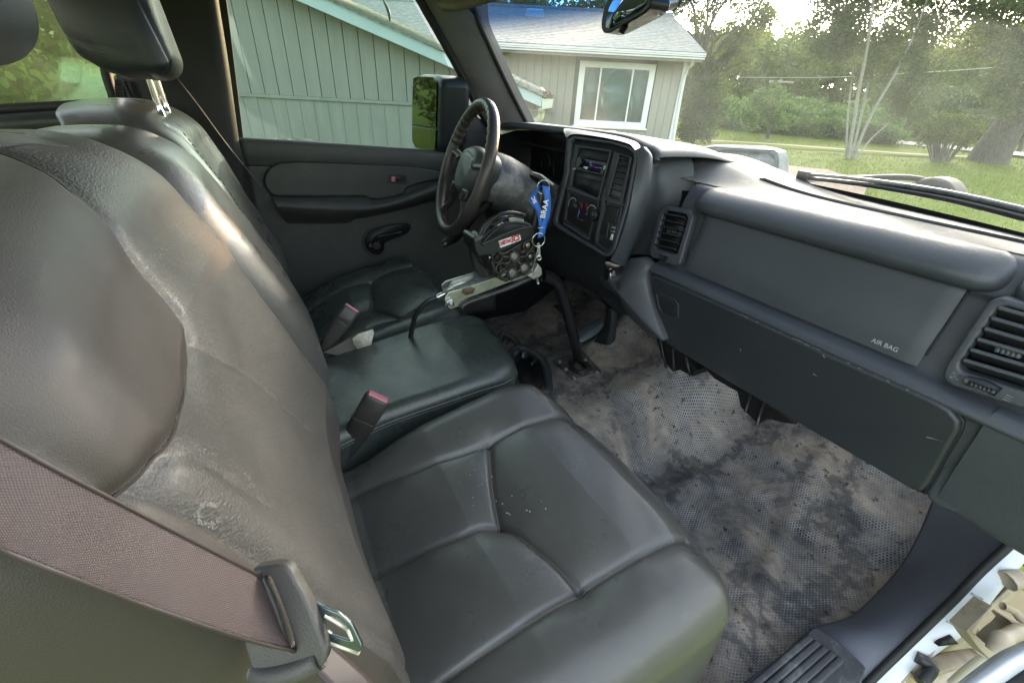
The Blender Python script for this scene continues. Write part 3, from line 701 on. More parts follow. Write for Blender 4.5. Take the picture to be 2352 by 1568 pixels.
BR = 13.0
t = thing('house', 'beige sided house wing with white window beyond the windshield', 'house', (1.0, BR, 0), yard=True)
R0, R1 = -2.6, 3.84; ev = 2.10
box('wall', ((R0 + R1) / 2, BR + .1, ev / 2), (R1 - R0, .14, ev + .1), groove, t, bevel=0)
wx0, wx1, wz0, wz1 = 1.30, 3.16, .60, 2.02
a = R0
while a < R1 - .02:
    a2 = min(a + .192, R1)
    if a2 > wx0 and a < wx1:
        plate('siding_board', [(a, BR, 0), (a2, BR, 0), (a2, BR, wz0 - .01), (a, BR, wz0 - .01)], (0, .028, 0), sidingb, t, bevel=.002, seg=1)
    else:
        plate('siding_board', [(a, BR, 0), (a2, BR, 0), (a2, BR, ev), (a, BR, ev)], (0, .028, 0), sidingb, t, bevel=.002, seg=1)
    a += .2
box('corner_board', (R1 + .02, BR + .02, ev / 2), (.08, .09, ev), trimw, t, bevel=.003)
wroot = plate('window', [(wx0, BR - .03, wz0), (wx1, BR - .03, wz0), (wx1, BR - .03, wz1), (wx0, BR - .03, wz1)], (0, .06, 0), trimw, t, bevel=.004,
      hole=[(wx0 + .14, BR - .03, wz0 + .13), (wx1 - .14, BR - .03, wz0 + .13), (wx1 - .14, BR - .03, wz1 - .13), (wx0 + .14, BR - .03, wz1 - .13)])
gx0, gx1, gz0, gz1 = wx0 + .14, wx1 - .14, wz0 + .13, wz1 - .13
def wsub(name, me_o): me_o.parent = wroot; me_o.matrix_parent_inverse = Matrix.Identity(4); return me_o
BASE[wroot.name] = BASE[t.name]
c1 = gx0 + (gx1 - gx0) * .25; c2 = gx0 + (gx1 - gx0) * .75
for (p, q) in ((gx0, c1 - .02), (c1 + .02, c2 - .02), (c2 + .02, gx1)):
    box('pane', ((p + q) / 2, BR + .0, (gz0 + gz1) / 2), (q - p, .008, gz1 - gz0), glass_mat('window_pane_glass', (.85, .95, .93), dust=.12, dustcol=(.6, .75, .72), refl=.8) if p == gx0 else bpy.data.materials['window_pane_glass'], wroot, bevel=0)
for c in (c1, c2): box('mullion', (c, BR - .005, (gz0 + gz1) / 2), (.04, .03, gz1 - gz0), trimw, wroot, bevel=.003)
ms = []; z = gz0 + .01
while z < gz1: ms.append(boxmesh(((gx0 + gx1) / 2, BR + .022, z), (gx1 - gx0, .018, .003), [(1, 0, 0), (0, 1, .5), (0, -.5, 1)])); z += .024
tag(join('blinds', ms, blindm, wroot, smooth=False), kind='stuff')
box('sill', ((wx0 + wx1) / 2, BR - .05, wz0 - .02), (wx1 - wx0 + .06, .08, .04), trimw, wroot, bevel=.004)
plate('soffit', [(R0, BR - .55, ev + .0), (R1 + .2, BR - .55, ev + .0), (R1 + .2, BR + .1, ev + .0), (R0, BR + .1, ev + .0)], (0, 0, .03), sidingb, t, bevel=0)
box('fascia', ((R0 + R1 + .22) / 2, BR - .56, ev + .07), (R1 - R0 + .22, .03, .15), sidingb, t, bevel=.003)
GE0 = PO(1160, 112, 'b', BR - .65)[2]; GE1 = PO(1620, 127, 'b', BR - .65)[2]
er = PO(1622, 124, 'b', BR - .65)
for dz, hh, dy in ((.02, .035, .0), (.065, .03, -.03), (.105, .035, -.045)):
    box('gutter', ((R0 + er[0]) / 2, BR - .62 + dy, (GE0 + GE1) / 2 - .055 + dz), (er[0] - R0, .06, hh), trimw, t, bevel=.006)
rr = PO(1545, 38, 'b', 16.2)
y0, z0, y1, z1 = BR - .62, (GE0 + GE1) / 2 + .075, 16.2, rr[2]
ms = []; nC = 26
for i in range(nC):
    q = i / nC; y = y0 + (y1 - y0) * q; z = z0 + (z1 - z0) * q
    right = er[0] + (rr[0] - er[0]) * q
    L = right + 6.0; d = np.array([0, y1 - y0, z1 - z0]); d /= np.linalg.norm(d); d2 = d - np.array([0, -.08, .1]) * .4
    x = -6.0; off = random.random() * .3
    ms.append(boxmesh((right - L / 2, y + .07, z + .03), (L, .18, .012), [(1, 0, 0), d2, np.cross((1, 0, 0), d2)]))
tag(join('roof', ms, shingle, t, smooth=False), kind='stuff')
tube('ridge_cap', [(-6, 16.2, z1 + .03), (rr[0], 16.2, z1 + .03)], .06, shingle, t, n=4)
vp = PO(1228, 40, 'b', 15.2); plate('roof_vent', [(vp[0] - .28, 15.1, vp[2] - .08), (vp[0] + .28, 15.1, vp[2] - .08), (vp[0] + .22, 15.1, vp[2] + .16), (vp[0] - .22, 15.1, vp[2] + .16)], (0, .35, .05), trimw, t, bevel=.01)
tube('downspout', [PO(1592, 134, 'b', BR - .6), PO(1589, 150, 'b', BR - .5), PO(1572, 178, 'b', BR - .1), (R1 + .1, BR - .05, .1)], .04, trimw, t, n=16)

# ================================================================== THE CAB
# floor of the cab: tunnel in the middle, toe board rising at the front
fx = np.linspace(-.84, .80, 150); fy = np.linspace(-.5, 1.45, 170)
FX, FY = np.meshgrid(fx, fy, indexing='ij')
def sst(a, b, x):
    t = np.clip((x - a) / (b - a), 0, 1); return t * t * (3 - 2 * t)
def floor_z(x, y):
    z = .145 * (sst(-.42, -.20, x) - sst(.06, .30, x)) * (1 + .5 * sst(.8, 1.3, y))
    z = z + .55 * np.maximum(0, y - 1.02)**1.0 * (1 + 0 * x) + .05 * sst(.68, .80, x)**2
    z = z + .006 * np.sin(x * 23 + 4 * y) * np.sin(y * 11 + x * 5) + .010 * np.exp(-((y - .62 - .45 * (x - .5)) / .025)**2) * sst(.2, .35, x) \
        + .009 * np.exp(-((y - .80 + .9 * (x - .45)) / .02)**2) * sst(.3, .5, x) + .008 * np.exp(-((x - .66 + .35 * (y - .7)) / .02)**2)
    return z
tag(link('cab_floor', npmesh('cab_floor', np.dstack([FX, FY, floor_z(FX, FY)]).reshape(-1, 3), gridfaces(150, 170)), floorm), kind='structure')

ms_v = []; n = 900
gx_ = RNG.uniform(.0, .78, n); gy_ = RNG.uniform(.45, 1.15, n); gs_ = RNG.uniform(.0006, .0022, n); gz_ = floor_z(gx_, gy_)
V = np.zeros((n, 4, 3))
for k, (ox, oy, oz) in enumerate([(-1, -.6, 0), (1, -.5, 0), (0, 1, 0), (.1, 0, 1.3)]):
    V[:, k, 0] = gx_ + ox * gs_; V[:, k, 1] = gy_ + oy * gs_; V[:, k, 2] = gz_ + oz * gs_
F = (np.arange(n)[:, None, None] * 4 + np.array([[0, 1, 3], [1, 2, 3], [2, 0, 3]])).reshape(-1, 3)
tag(link('floor_grit', npmesh('floor_grit', V.reshape(-1, 3), F), mat('grit', (.05, .045, .04), (.36, .32, .27), rough=.9, scale=60), smooth=False), kind='stuff')
# sill trim, kick panel, door aperture of the passenger side
def PL(pts, ax, v): return [P(x, y, ax, v) for x, y in pts]
def PSL(pts): return [PS(x, y, d) for x, y, d in pts]
sq_in = PSL([(1640, 1640, .80), (1711, 1568, .81), (1800, 1500, .85), (1874, 1441, .89), (1950, 1420, .90), (2030, 1350, .93), (2085, 1280, .95), (2120, 1210, .93), (2150, 1130, .90)])
sq_out = PSL([(1880, 1675, .80), (1985, 1572, .815), (2112, 1450, .81), (2188, 1376, .80), (2248, 1313, .79), (2308, 1258, .77), (2380, 1190, .745)])
mid = [a * .5 + b * .5 + np.array([0, 0, .006]) for a, b in zip(cat1(sq_in, 9), cat1(sq_out, 9))]
kick = thing('kick_panel', 'dark blue-grey plastic kick panel curving down to the passenger sill', 'trim panel', (.8, .9, 0))
loft('panel', [cat1(sq_in, 9), mid, cat1(sq_out, 9)], 24, 60, kickm, kick, thick=.006)
sp = thing('sill_plate', 'black ribbed plastic step plate along the passenger door sill', 'sill plate', (.78, .6, .04))
pl0 = [(1690, 1600), (1868, 1438), (1880, 1441), (1925, 1470), (1990, 1530), (1960, 1640)]
plate('plate', [p + np.array([0, 0, .0]) for p in PL(pl0, 'z', .062)], (0, 0, -.02), ribm, sp, bevel=.004)
for i in range(5):
    q = i / 4.2
    s = P(1878 - 2 + 72 * q, 1452 + 52 * q, 'z', .062); e = s + np.array([0.006, -.42, 0])
    box('rib', (s + e) / 2 + np.array([0, -.02, .002]), (.42, .012, .011), ribm, sp, bevel=.004, axes=[e - s, (1, 0, 0), (0, 0, 1)])
# rubber seal and painted aperture flange
sealp = PSL([(1885, 1675, .795), (1991, 1570, .81), (2116, 1449, .805), (2192, 1375, .795), (2252, 1312, .785), (2312, 1257, .765), (2384, 1189, .74)])
seal_o = tag(tube('door_seal', sealp, .007, rubber, None, n=40), 'black rubber door seal along the passenger sill', 'seal')
SEALC = cat1(sealp, 50)
inner = SEALC + np.array([.002, 0, -.004])
ledge_a = [np.array(p) for p in inner]
outer = cat1(PSL([(1960, 1680, .79), (2071, 1568, .80), (2130, 1505, .80), (2184, 1460, .79), (2225, 1432, .785), (2269, 1383, .78), (2321, 1318, .765), (2375, 1255, .75)]), 50)
k0 = np.array(outer); sidx = np.linspace(0, 49, 50)
o_full = np.array(outer)
tag(loft('door_aperture', [inner, inner * .5 + o_full * .5 + np.array([.0, 0, .004]), o_full, o_full + np.array([.004, 0, -.03])], 18, 60, cleanw), kind='structure')
for (x, y, x2, y2) in [(2232, 1362, 2257, 1375), (2174, 1425, 2189, 1433)]:
    tube('body_seam', [PS(x, y, .786), PS(x2, y2, .782)], .0016, mat('seam_grey', (.35, .37, .42), rough=.6), bpy.data.objects['door_aperture'], seg=6)
# hinge area outside the aperture
hg = thing('jamb_bracket', 'beige painted lower door hinge bracket in the open door gap', 'hinge', PS(2290, 1480, .78))
HS = lambda zx, zy: (1959.9 + .2579 * zx, 1163.7 + .2579 * zy)
def hp(pts, s): return [PS(*HS(x, y), s) for x, y in pts]
out_ = [(1240, 880), (1420, 990), (1520, 1050), (1490, 1130), (1380, 1240), (1230, 1370), (1120, 1260), (1010, 1110), (1110, 1010)]
in_ = [(1250, 915), (1390, 1010), (1440, 1070), (1410, 1110), (1330, 1170), (1240, 1260), (1160, 1200), (1060, 1105), (1140, 1010)]
plate('bracket_loop', hp(out_, .72), CM[:, 2] * .03, beige, hg, bevel=.006, hole=hp(in_, .72), seg=4)
plate('backing', hp([(1000, 860), (1560, 700), (1600, 1250), (1230, 1340)], .83), CM[:, 2] * .02, mat('tan_undercoat', (.26, .20, .12), (.36, .28, .18), rough=.6, scale=8), hg, bevel=.003)
tube('bolt_knob', [PS(*HS(1215, 1270), .69), PS(*HS(1270, 1215), .69), PS(*HS(1350, 1165), .70), PS(*HS(1440, 1120), .71), PS(*HS(1540, 1110), .72)], [.006, .014, .010, .012, .010], beige, hg, seg=12, n=12)
tube('hinge_arm', [PS(*HS(1370, 660), .76), PS(*HS(1470, 640), .76), PS(*HS(1620, 700), .76)], .016, beige, hg, seg=10, n=8)
tube('hinge_pin', [PS(*HS(1330, 880), .73), PS(*HS(1400, 905), .73), PS(*HS(1470, 950), .73), PS(*HS(1500, 1010), .73)], .006, beige, hg, seg=12, n=3)
jam = thing('hinge_pillar', 'beige dirty hinge pillar structure outside the white sill', 'body panel', PS(2200, 1540, .85))
loft('pressing', [hp([(380, 1600), (760, 1230), (980, 1060), (1300, 800), (1560, 540)], .80), hp([(600, 1650), (860, 1400), (1120, 1250), (1500, 900), (1700, 700)], .88), hp([(900, 1700), (1100, 1560), (1400, 1350), (1600, 1150), (1800, 1000)], .86)], 14, 30, beige, jam, thick=.004)
tube('brace', [PS(*HS(520, 1500), .80), PS(*HS(820, 1380), .80), PS(*HS(1110, 1330), .80)], .014, beige, jam, seg=8, n=12, flat=.5)
tube('wire_loom', [PS(*HS(900, 1600), .76), PS(*HS(1060, 1460), .75), PS(*HS(1180, 1370), .75)], .011, mat('cream_loom', (.60, .56, .42), rough=.5), jam, n=14)
tube('drain_hose', [PS(*HS(560, 1330), .80), PS(*HS(700, 1420), .79), PS(*HS(600, 1560), .78)], .010, dashdark, jam, n=10)
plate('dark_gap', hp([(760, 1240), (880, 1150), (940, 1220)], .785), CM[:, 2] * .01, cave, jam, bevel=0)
od = thing('passenger_door', 'edge of the open white passenger door at the lower right corner', 'door', PS(2330, 1560, .6))
loft('door_edge', [hp([(860, 1640), (1130, 1430), (1320, 1300), (1560, 1190)], .62), hp([(1000, 1660), (1250, 1500), (1400, 1400), (1600, 1290)], .59), hp([(1250, 1700), (1420, 1600), (1560, 1500), (1700, 1420)], .63)], 10, 30, whitep, od, thick=.004)
tube('edge_seal', hp([(1330, 1690), (1470, 1590), (1600, 1500)], .60), .010, rubber, od, n=10)

# ------------------------------------------------------------------ dashboard
dash = thing('dashboard', 'long blue-grey plastic dashboard running across the cab', 'dashboard', (0, .9, .3))
# top pad
def dtz(x, y):
    return .757 + .052 * np.exp(-((x + .05) / .22)**2) * sst(.93, 1.06, y) - .012 * sst(1.05, 1.3, y)
tx = np.linspace(-.90, .90, 70); TX, TT = np.meshgrid(tx, np.linspace(0, 1, 26), indexing='ij'); TY = .945 + TT * (1.242 - .315 * TX**2 - .945)
link('top_pad', npmesh('top_pad', np.dstack([TX, TY, dtz(TX, TY)]).reshape(-1, 3), gridfaces(70, 26)), dashtop, dash)
# defroster slot
for k in range(2): tube('defroster_slot', [(x, 1.055 + .012 * k - .05 * x * x, dtz(x, 1.06) + .001) for x in np.linspace(.18, .74, 8)], .002, dashdark, dash, seg=5, n=24)
# face skin, one profile swept along x
prof = [(.955, .757), (.93, .752), (.915, .735), (.905, .715), (.902, .700), (.905, .690), (.893, .650), (.880, .610), (.874, .585), (.866, .572), (.846, .566), (.834, .558), (.832, .548), (.842, .540), (.850, .47), (.868, .40), (.90, .372)]
def sweep(name, prof, x0, x1, m, parent, n=8, npf=90, thick=0.0):
    R = cat1(prof, npf); xs = np.linspace(x0, x1, n)
    G = np.zeros((n, npf, 3)); G[..., 0] = xs[:, None]; G[..., 1] = R[:, 0]; G[..., 2] = R[:, 1]
    return link(name, npmesh(name, G.reshape(-1, 3), gridfaces(n, npf)), m, parent)
sweep('face_panel', prof, .10, .90, dashp, dash)
# right hand end below the vent
rp = [(.866, .572), (.846, .566), (.838, .55), (.842, .50), (.850, .44), (.862, .385), (.90, .372)]
sweep('end_panel', [(y - .004, z) for y, z in rp], .770, .90, dashp, dash)
plate('end_corner', PL([(2120, 1135), (2205, 990), (2352, 1060), (2400, 1130), (2305, 1212), (2150, 1167)], 'y', .853), (0, .05, 0), dashp, dash, bevel=.012, r=.01)
# roll pad
rcx = [(.135, .0), (.142, .6), (.16, .93), (.19, 1.0), (.40, 1.0), (.64, 1.0), (.672, .95), (.69, .75), (.70, .35), (.701, .0)]
rp2 = [(.962, .752), (.94, .7575), (.915, .756), (.893, .745), (.877, .727), (.878, .712), (.89, .703), (.91, .70)]
RR = cat1(rp2, 30); cen = np.array([.935, .725]); G = []
for x, k in cat1(rcx, 44): G.append(np.column_stack([np.full(30, x), cen[0] + (RR[:, 0] - cen[0]) * max(k, 0), cen[1] + (RR[:, 1] - cen[1]) * max(k, 0)]))
link('roll_pad', npmesh('roll_pad', np.array(G).reshape(-1, 3), gridfaces(44, 30)), dashp, dash)
G = []
for x, k in cat1([(.708, .0), (.709, .5), (.715, .85), (.735, 1), (.8, 1.0), (.9, 1.0)], 20): G.append(np.column_stack([np.full(30, x), cen[0] + (RR[:, 0] - cen[0]) * max(k, 0), cen[1] + (RR[:, 1] - cen[1]) * max(k, 0)]))
link('roll_pad', npmesh('roll_pad', np.array(G).reshape(-1, 3), gridfaces(20, 30)), dashp, dash)
# airbag cover
G = []
apf = cat1([(.898, .7025), (.8945, .695), (.886, .655), (.873, .615), (.868, .590), (.866, .577)], 30)
xs = np.linspace(.183, .664, 40)
for x in xs:
    e = .004 * min(1, min(x - .183, .664 - x) / .006)**.5; G.append(np.column_stack([x - .06 * (apf[:, 1] - .70) * np.interp(x, [.18, .3], [1, 0]) * -0.0 + 0 * apf[:, 0], apf[:, 0] - e - .002, apf[:, 1]]))
ab = link('airbag_cover', npmesh('airbag_cover', np.array(G).reshape(-1, 3), gridfaces(40, 30)), dashp, dash)
for x in (.181, .6665): tube('panel_gap', [(x, y - .0035, z) for y, z in apf[::6]], .0016, cave, dash, seg=6, n=14)
tube('panel_gap', [(.18, .900, .7035), (.4, .900, .7035), (.667, .900, .7035)], .002, cave, dash, seg=6, n=8)
c = P(2031, 793, 'y', .860); c[1] = np.interp(c[2], apf[::-1, 1], apf[::-1, 0]) - .0068
text('air_bag_lettering', 'AIR BAG', .0105, c, (1, 0, 0), (0, .28, 1), mat('grey_print', (.38, .40, .42), rough=.5), dash, depth=.0003)
# glove box
gpl = ((0, .842, .54), (0, 1, .115)); GB = lambda x, y: PP(x, y, (0, .826, .54), (0, 1, .13))
gout = [GB(x, y) for x, y in [(1497, 632), (1512, 637), (1700, 722), (1900, 815), (2080, 893), (2143, 921), (2180, 942), (2201, 968), (2200, 990), (2160, 1060), (2130, 1112), (2116, 1128), (2095, 1126), (1900, 1012), (1700, 893), (1560, 808), (1530, 788), (1518, 765), (1505, 700)]]
gl = plate('glove_box_door', gout, (0, .022, 0), dashlow, dash, bevel=.006)
BASE[gl.name] = BASE[dash.name]
tube('door_gap', [p + np.array([0, .012, 0]) for p in gout], .0032, cave, dash, seg=6, n=120, closed=True)
lt = [(1503, 669), (1548, 687), (1558, 700), (1557, 730), (1545, 733), (1520, 722), (1510, 705)]
plate('latch', [PP(x, y, (0, .823, .54), (0, 1, .13)) for x, y in lt], (0, .008, 0), dashlow, gl, bevel=.002, r=.004,
      hole=[PP(1528 + (x - 1528) * .82, 702 + (y - 702) * .82, (0, .823, .54), (0, 1, .13)) for x, y in lt])
plate('latch', [PP(1528 + (x - 1528) * .7, 702 + (y - 702) * .7, (0, .8255, .54), (0, 1, .13)) for x, y in lt], (0, .004, 0), dashdark, gl, bevel=.001)
wear = mat('pale_scuff', (.15, .155, .165), (.24, .245, .25), rough=.7, scale=60)
sc_m = []
for i in range(26):
    q = random.random()**1.2; x0_ = 1700 + 440 * q; y0_ = 722 + (x0_ - 1700) * .4525
    a_ = GB(x0_, y0_ - 1.0) + np.array([0, -.0004, 0]); b_q = GB(x0_ + random.uniform(1.5, 9), y0_ - 1.0 + random.uniform(.6, 4.2)) + np.array([0, -.0004, 0])
    sc_m.append(tubemesh('s', [a_, b_q], random.uniform(.0003, .0009), 4, 2))
for (x, y, x2, y2) in [(2128, 1003, 2165, 1012), (1890, 815, 1895, 822), (1868, 858, 1878, 864), (1700, 800, 1702, 806)]:
    sc_m.append(tubemesh('s', [GB(x, y) + np.array([0, -.0005, 0]), GB(x2, y2) + np.array([0, -.0005, 0])], .0006, 4, 2))
tag(join('scuffs', sc_m, wear, gl), kind='stuff')
# instrument hood and centre stack
ZB = lambda x, y: (1133.1 + .2148 * x, 275.6 + .2148 * y)
lip = [ZB(x, y) for x, y in [(-420, 60), (-300, 36), (-150, 38), (0, 44), (200, 42), (400, 55), (700, 85), (1000, 122), (1300, 165), (1480, 212), (1620, 275), (1700, 335), (1735, 420)]]
Lp = [P(x, y, 'y', .85) for x, y in lip[:-3]] + [P(*lip[-3], 'y', .835), P(*lip[-2], 'y', .825), P(*lip[-1], 'y', .82)]
Lp = cat1(Lp, 40)
row1 = Lp + np.array([0, .022, .004]); row2 = Lp * 1.0; row2[:, 1] = 1.02; row2[:, 2] = np.minimum(Lp[:, 2] - .004, .828)
row3 = row2.copy(); row3[:, 1] = 1.24; row3[:, 2] = .765
row0 = Lp + np.array([0, .004, -.012])
loft('instrument_hood', [row0, Lp, row1, row2, row3], 26, 70, dashp, dash, thick=.003)
tube('hood_lip', Lp + np.array([0, .006, -.008]), .0085, dashp, dash, seg=10, n=70)
# side of the stack down to its foot
SPT, SN = (0, .76, .70), (0, 1, -.2)
Z = lambda x, y, off=0.0: PP(*ZB(x, y), (0, .76 + off, .70), SN)
side_f = [Z(x, y) for x, y in [(1500, 330), (1540, 420), (1500, 700), (1440, 1000), (1330, 1350), (1250, 1500)]]
side_m = [P(*ZB(x, y), 'y', .80) for x, y in [(1620, 290), (1690, 400), (1660, 700), (1590, 1000), (1480, 1340), (1400, 1560)]]
side_b = [P(*ZB(x, y), 'y', .90) for x, y in [(1735, 360), (1765, 480), (1770, 700), (1740, 900), (1640, 1180), (1500, 1440)]]
loft('stack_side', [side_f, side_m, side_b, [p + np.array([.05, .07, 0]) for p in side_b]], 24, 40, dashp, dash)
brim_f = [Z(x, y) for x, y in [(780, 190), (860, 150), (1100, 175), (1350, 225), (1480, 275), (1535, 380)]]
brim_b = [P(*ZB(x, y), 'y', .848) for x, y in [(760, 90), (860, 100), (1100, 135), (1350, 180), (1560, 250), (1690, 380)]]
loft('stack_brow', [brim_f, [a * .5 + b * .5 + np.array([0, -.006, .004]) for a, b in zip(brim_f, brim_b)], brim_b], 10, 40, dashp, dash)
bez = [(790, 215), (850, 170), (1250, 222), (1460, 285), (1525, 340), (1530, 400), (1440, 900), (1290, 1400), (1230, 1462), (1170, 1455), (680, 1160), (632, 1110), (632, 1040), (700, 800), (770, 560)]
inn = [(825, 250), (862, 205), (1245, 258), (1440, 318), (1490, 360), (1495, 410), (1405, 890), (1262, 1375), (1215, 1425), (1175, 1418), (715, 1135), (668, 1095), (670, 1045), (735, 800), (802, 560)]
plate('stack_bezel', [Z(x, y) for x, y in bez], (0, .016, 0), dashp, dash, bevel=.005, r=.006, hole=[Z(x, y) for x, y in inn])
plate('stack_face', [Z(x, y, .010) for x, y in [(x, y) for x, y in bez]], (0, .02, 0), dashdark, dash, bevel=0)
plate('stack_left_wall', [Z(800, 200, .01), Z(770, 560, .01), Z(640, 1040, .01), Z(640, 1040, .01) + np.array([0, .26, 0]), Z(770, 560, .01) + np.array([0, .26, 0]), Z(800, 200, .01) + np.array([0, .24, 0])], (-.008, 0, 0), dashdark, dash, bevel=0)
def frame(name, o, i, m, off=0.0, th=.012, par=dash, b=.0025, r=.004):
    return plate(name, [Z(x, y, off) for x, y in o], (0, th, 0), m, par, bevel=b, r=r, hole=[Z(x, y, off) for x, y in i])
def shr(pts, k, dx=0, dy=0):
    cx = sum(p[0] for p in pts) / len(pts); cy = sum(p[1] for p in pts) / len(pts); return [(cx + (x - cx) * k + dx, cy + (y - cy) * k + dy) for x, y in pts]
left_o = [(868, 262), (1262, 318), (1120, 862), (790, 728)]
left_i = [(905, 298), (1240, 345), (1110, 835), (825, 708)]
frame('radio_surround', left_o, left_i, dashdark, .002)
clim_o = [(790, 735), (1128, 868), (1010, 1282), (735, 1095)]; clim_i = [(812, 775), (1112, 895), (1010, 1240), (765, 1065)]
frame('climate_surround', clim_o, clim_i, dashdark, .002)
vent_o = [(1300, 345), (1478, 395), (1370, 905), (1185, 840)]; vent_i = [(1345, 375), (1455, 405), (1350, 870), (1225, 815)]
vf = frame('centre_vent', vent_o, vent_i, dashdark, .0)
plate('vent_well', [Z(x, y, .025) for x, y in vent_i], (0, .004, 0), cave, vf, bevel=0)
for i in range(7):
    q = (i + .6) / 7; l = np.array(Z(1345 + (1225 - 1345) * q, 375 + (815 - 375) * q, .012)); r_ = np.array(Z(1455 + (1350 - 1455) * q, 405 + (870 - 405) * q, .012))
    box('slat', (l + r_) / 2, (np.linalg.norm(r_ - l) * 1.0, .022, .0022), dashdark, vf, bevel=.0006, axes=[r_ - l, (0, 1, -.55), np.cross(r_ - l, (0, 1, -.55))])
sw_o = [(1165, 885), (1378, 925), (1285, 1385), (1215, 1432), (1075, 1330), (1085, 1240)]; sw_i = [(1195, 905), (1355, 940), (1272, 1315), (1130, 1215)]
frame('switch_surround', sw_o, [(1195, 905), (1355, 940), (1265, 1350), (1215, 1390), (1105, 1305), (1115, 1225)], dashdark, .001)
plate('blank_cover', [Z(x, y, .007) for x, y in [(1200, 910), (1350, 940), (1300, 1110), (1150, 1060)]], (0, .006, 0), blackp, dash, bevel=.002)
plate('blank_cover', [Z(x, y, .007) for x, y in [(1148, 1070), (1235, 1100), (1210, 1265), (1110, 1205)]], (0, .006, 0), blackp, dash, bevel=.002)
s_ = plate('airbag_switch', [Z(x, y, .006) for x, y in [(1245, 1105), (1312, 1125), (1272, 1310), (1215, 1270)]], (0, .006, 0), blackp, dash, bevel=.002)
plate('marking', [Z(x, y, .0052) for x, y in [(1262, 1215), (1285, 1222), (1272, 1285), (1240, 1278)]], (0, .001, 0), white, s_, bevel=0)
for (x, y) in [(1255, 1138), (1262, 1150), (1250, 1180), (1258, 1190)]:
    plate('marking', [Z(x, y, .0052), Z(x + 52, y + 8, .0052), Z(x + 50, y + 15, .0052), Z(x - 2, y + 7, .0052)], (0, .001, 0), mat('grey_mark', (.35, .38, .38), rough=.5), s_, bevel=0)
plate('bezel_bar', [Z(x, y, .0) for x, y in [(1290, 330), (1305, 334), (1090, 1290), (1070, 1280)]], (0, .01, 0), dashdark, dash, bevel=.003)
plate('shelf_rail', [Z(x, y, -.001) for x, y in [(780, 718), (1120, 848), (1117, 866), (778, 735)]], (0, .012, 0), dashp, dash, bevel=.003)
plate('shelf_rail', [Z(x, y, -.001) for x, y in [(1190, 838), (1372, 893), (1368, 912), (1186, 856)]], (0, .012, 0), dashp, dash, bevel=.003)
plate('shelf_rail', [Z(x, y, -.001) for x, y in [(745, 1098), (1010, 1268), (1004, 1284), (740, 1112)]], (0, .012, 0), dashp, dash, bevel=.003)
# radio
rd = plate('radio', [Z(x, y, .002) for x, y in [(893, 398), (1208, 452), (1160, 600), (862, 540)]], (0, .03, 0), gloss, dash, bevel=.003); BASE[rd.name] = BASE[dash.name]
plate('display', [Z(x, y, .0008) for x, y in [(955, 438), (1165, 478), (1135, 568), (935, 522)]], (0, .002, 0), mat('purple_display', (.020, .010, .045), rough=.12), rd, bevel=0)
plate('label_window', [Z(x, y, -.0004) for x, y in [(965, 494), (1008, 504), (1001, 530), (957, 518)]], (0, .001, 0), mat('lit_window', (.6, .68, .72), rough=.4), rd, bevel=0)
plate('cassette_slot', [Z(x, y, .002) for x, y in [(950, 380), (1200, 425), (1196, 440), (945, 395)]], (0, .006, 0), cave, rd, bevel=.001)
kc = Z(912, 448, -.006)
def disc(name, c, nrm, r, th, m, par, seg=24, bevel=.001):
    nrm = np.array(nrm, float); nrm /= np.linalg.norm(nrm); a = np.cross(nrm, (0, 0, 1.0)) if abs(nrm[2]) < .9 else np.cross(nrm, (1.0, 0, 0)); a /= np.linalg.norm(a); b = np.cross(nrm, a)
    c = np.array(c, float); return plate(name, [c + r * (math.cos(t) * a + math.sin(t) * b) for t in np.linspace(0, 2 * math.pi, seg, endpoint=False)], -nrm * th, m, par, bevel=bevel, seg=2)
disc('knob', kc, (0, -1, .2), .012, .012, gloss, rd)
for (x, y) in [(850, 528), (865, 524), (1180, 520), (1190, 500)]: disc('button', Z(x, y, -.001), (0, -1, .2), .0028, .004, steel, rd, seg=10, bevel=0)
plate('storage_pocket', [Z(x, y, .009) for x, y in [(848, 585), (1182, 662), (1112, 835), (825, 708)]], (0, .01, 0), cave, dash, bevel=0)
# climate controls
cl = plate('climate_panel', [Z(x, y, .008) for x, y in clim_i], (0, .01, 0), blackp, dash, bevel=.001); BASE[cl.name] = BASE[dash.name]
for (x, y, r) in [(850, 915, .013), (1052, 1010, .016)]:
    disc('knob', Z(x, y, -.008), (0, -1, .2), r, .016, blackp, cl, bevel=.003); disc('knob', Z(x, y, -.012), (0, -1, .2), r * .45, .006, dashdark, cl, bevel=.002)
    nn = 12
    for i in range(nn):
        t = math.pi * (.15 + 1.0 * i / nn); q = Z(x, y, .006) + np.array([math.cos(t) * (r + .007), 0, math.sin(t) * (r + .007)])
        box('tick', q, (.0022, .0016, .0035), mat('grey_mark', (.35, .38, .38)), cl, bevel=0)
for k, (m_, xo) in enumerate([(redd, 935), (redd, 985)]):
    plate('red_scale', [Z(xo, 885, .0065), Z(xo + 22, 892, .0065), Z(xo + 8, 965, .0065), Z(xo - 14, 955, .0065)], (0, .001, 0), redd, cl, bevel=0)
plate('blue_scale', [Z(915, 965, .0065), Z(925, 968, .0065), Z(905, 1040, .0065), Z(895, 1035, .0065)], (0, .001, 0), bluep, cl, bevel=0)
plate('slider_slot', [Z(x, y, .005) for x, y in [(915, 880), (928, 884), (895, 1065), (880, 1058)]], (0, .003, 0), dashdark, cl, bevel=.001)
plate('slider', [Z(x, y, .0) for x, y in [(885, 1040), (945, 1060), (940, 1085), (880, 1068)]], (0, .008, 0), dashdark, cl, bevel=.002)
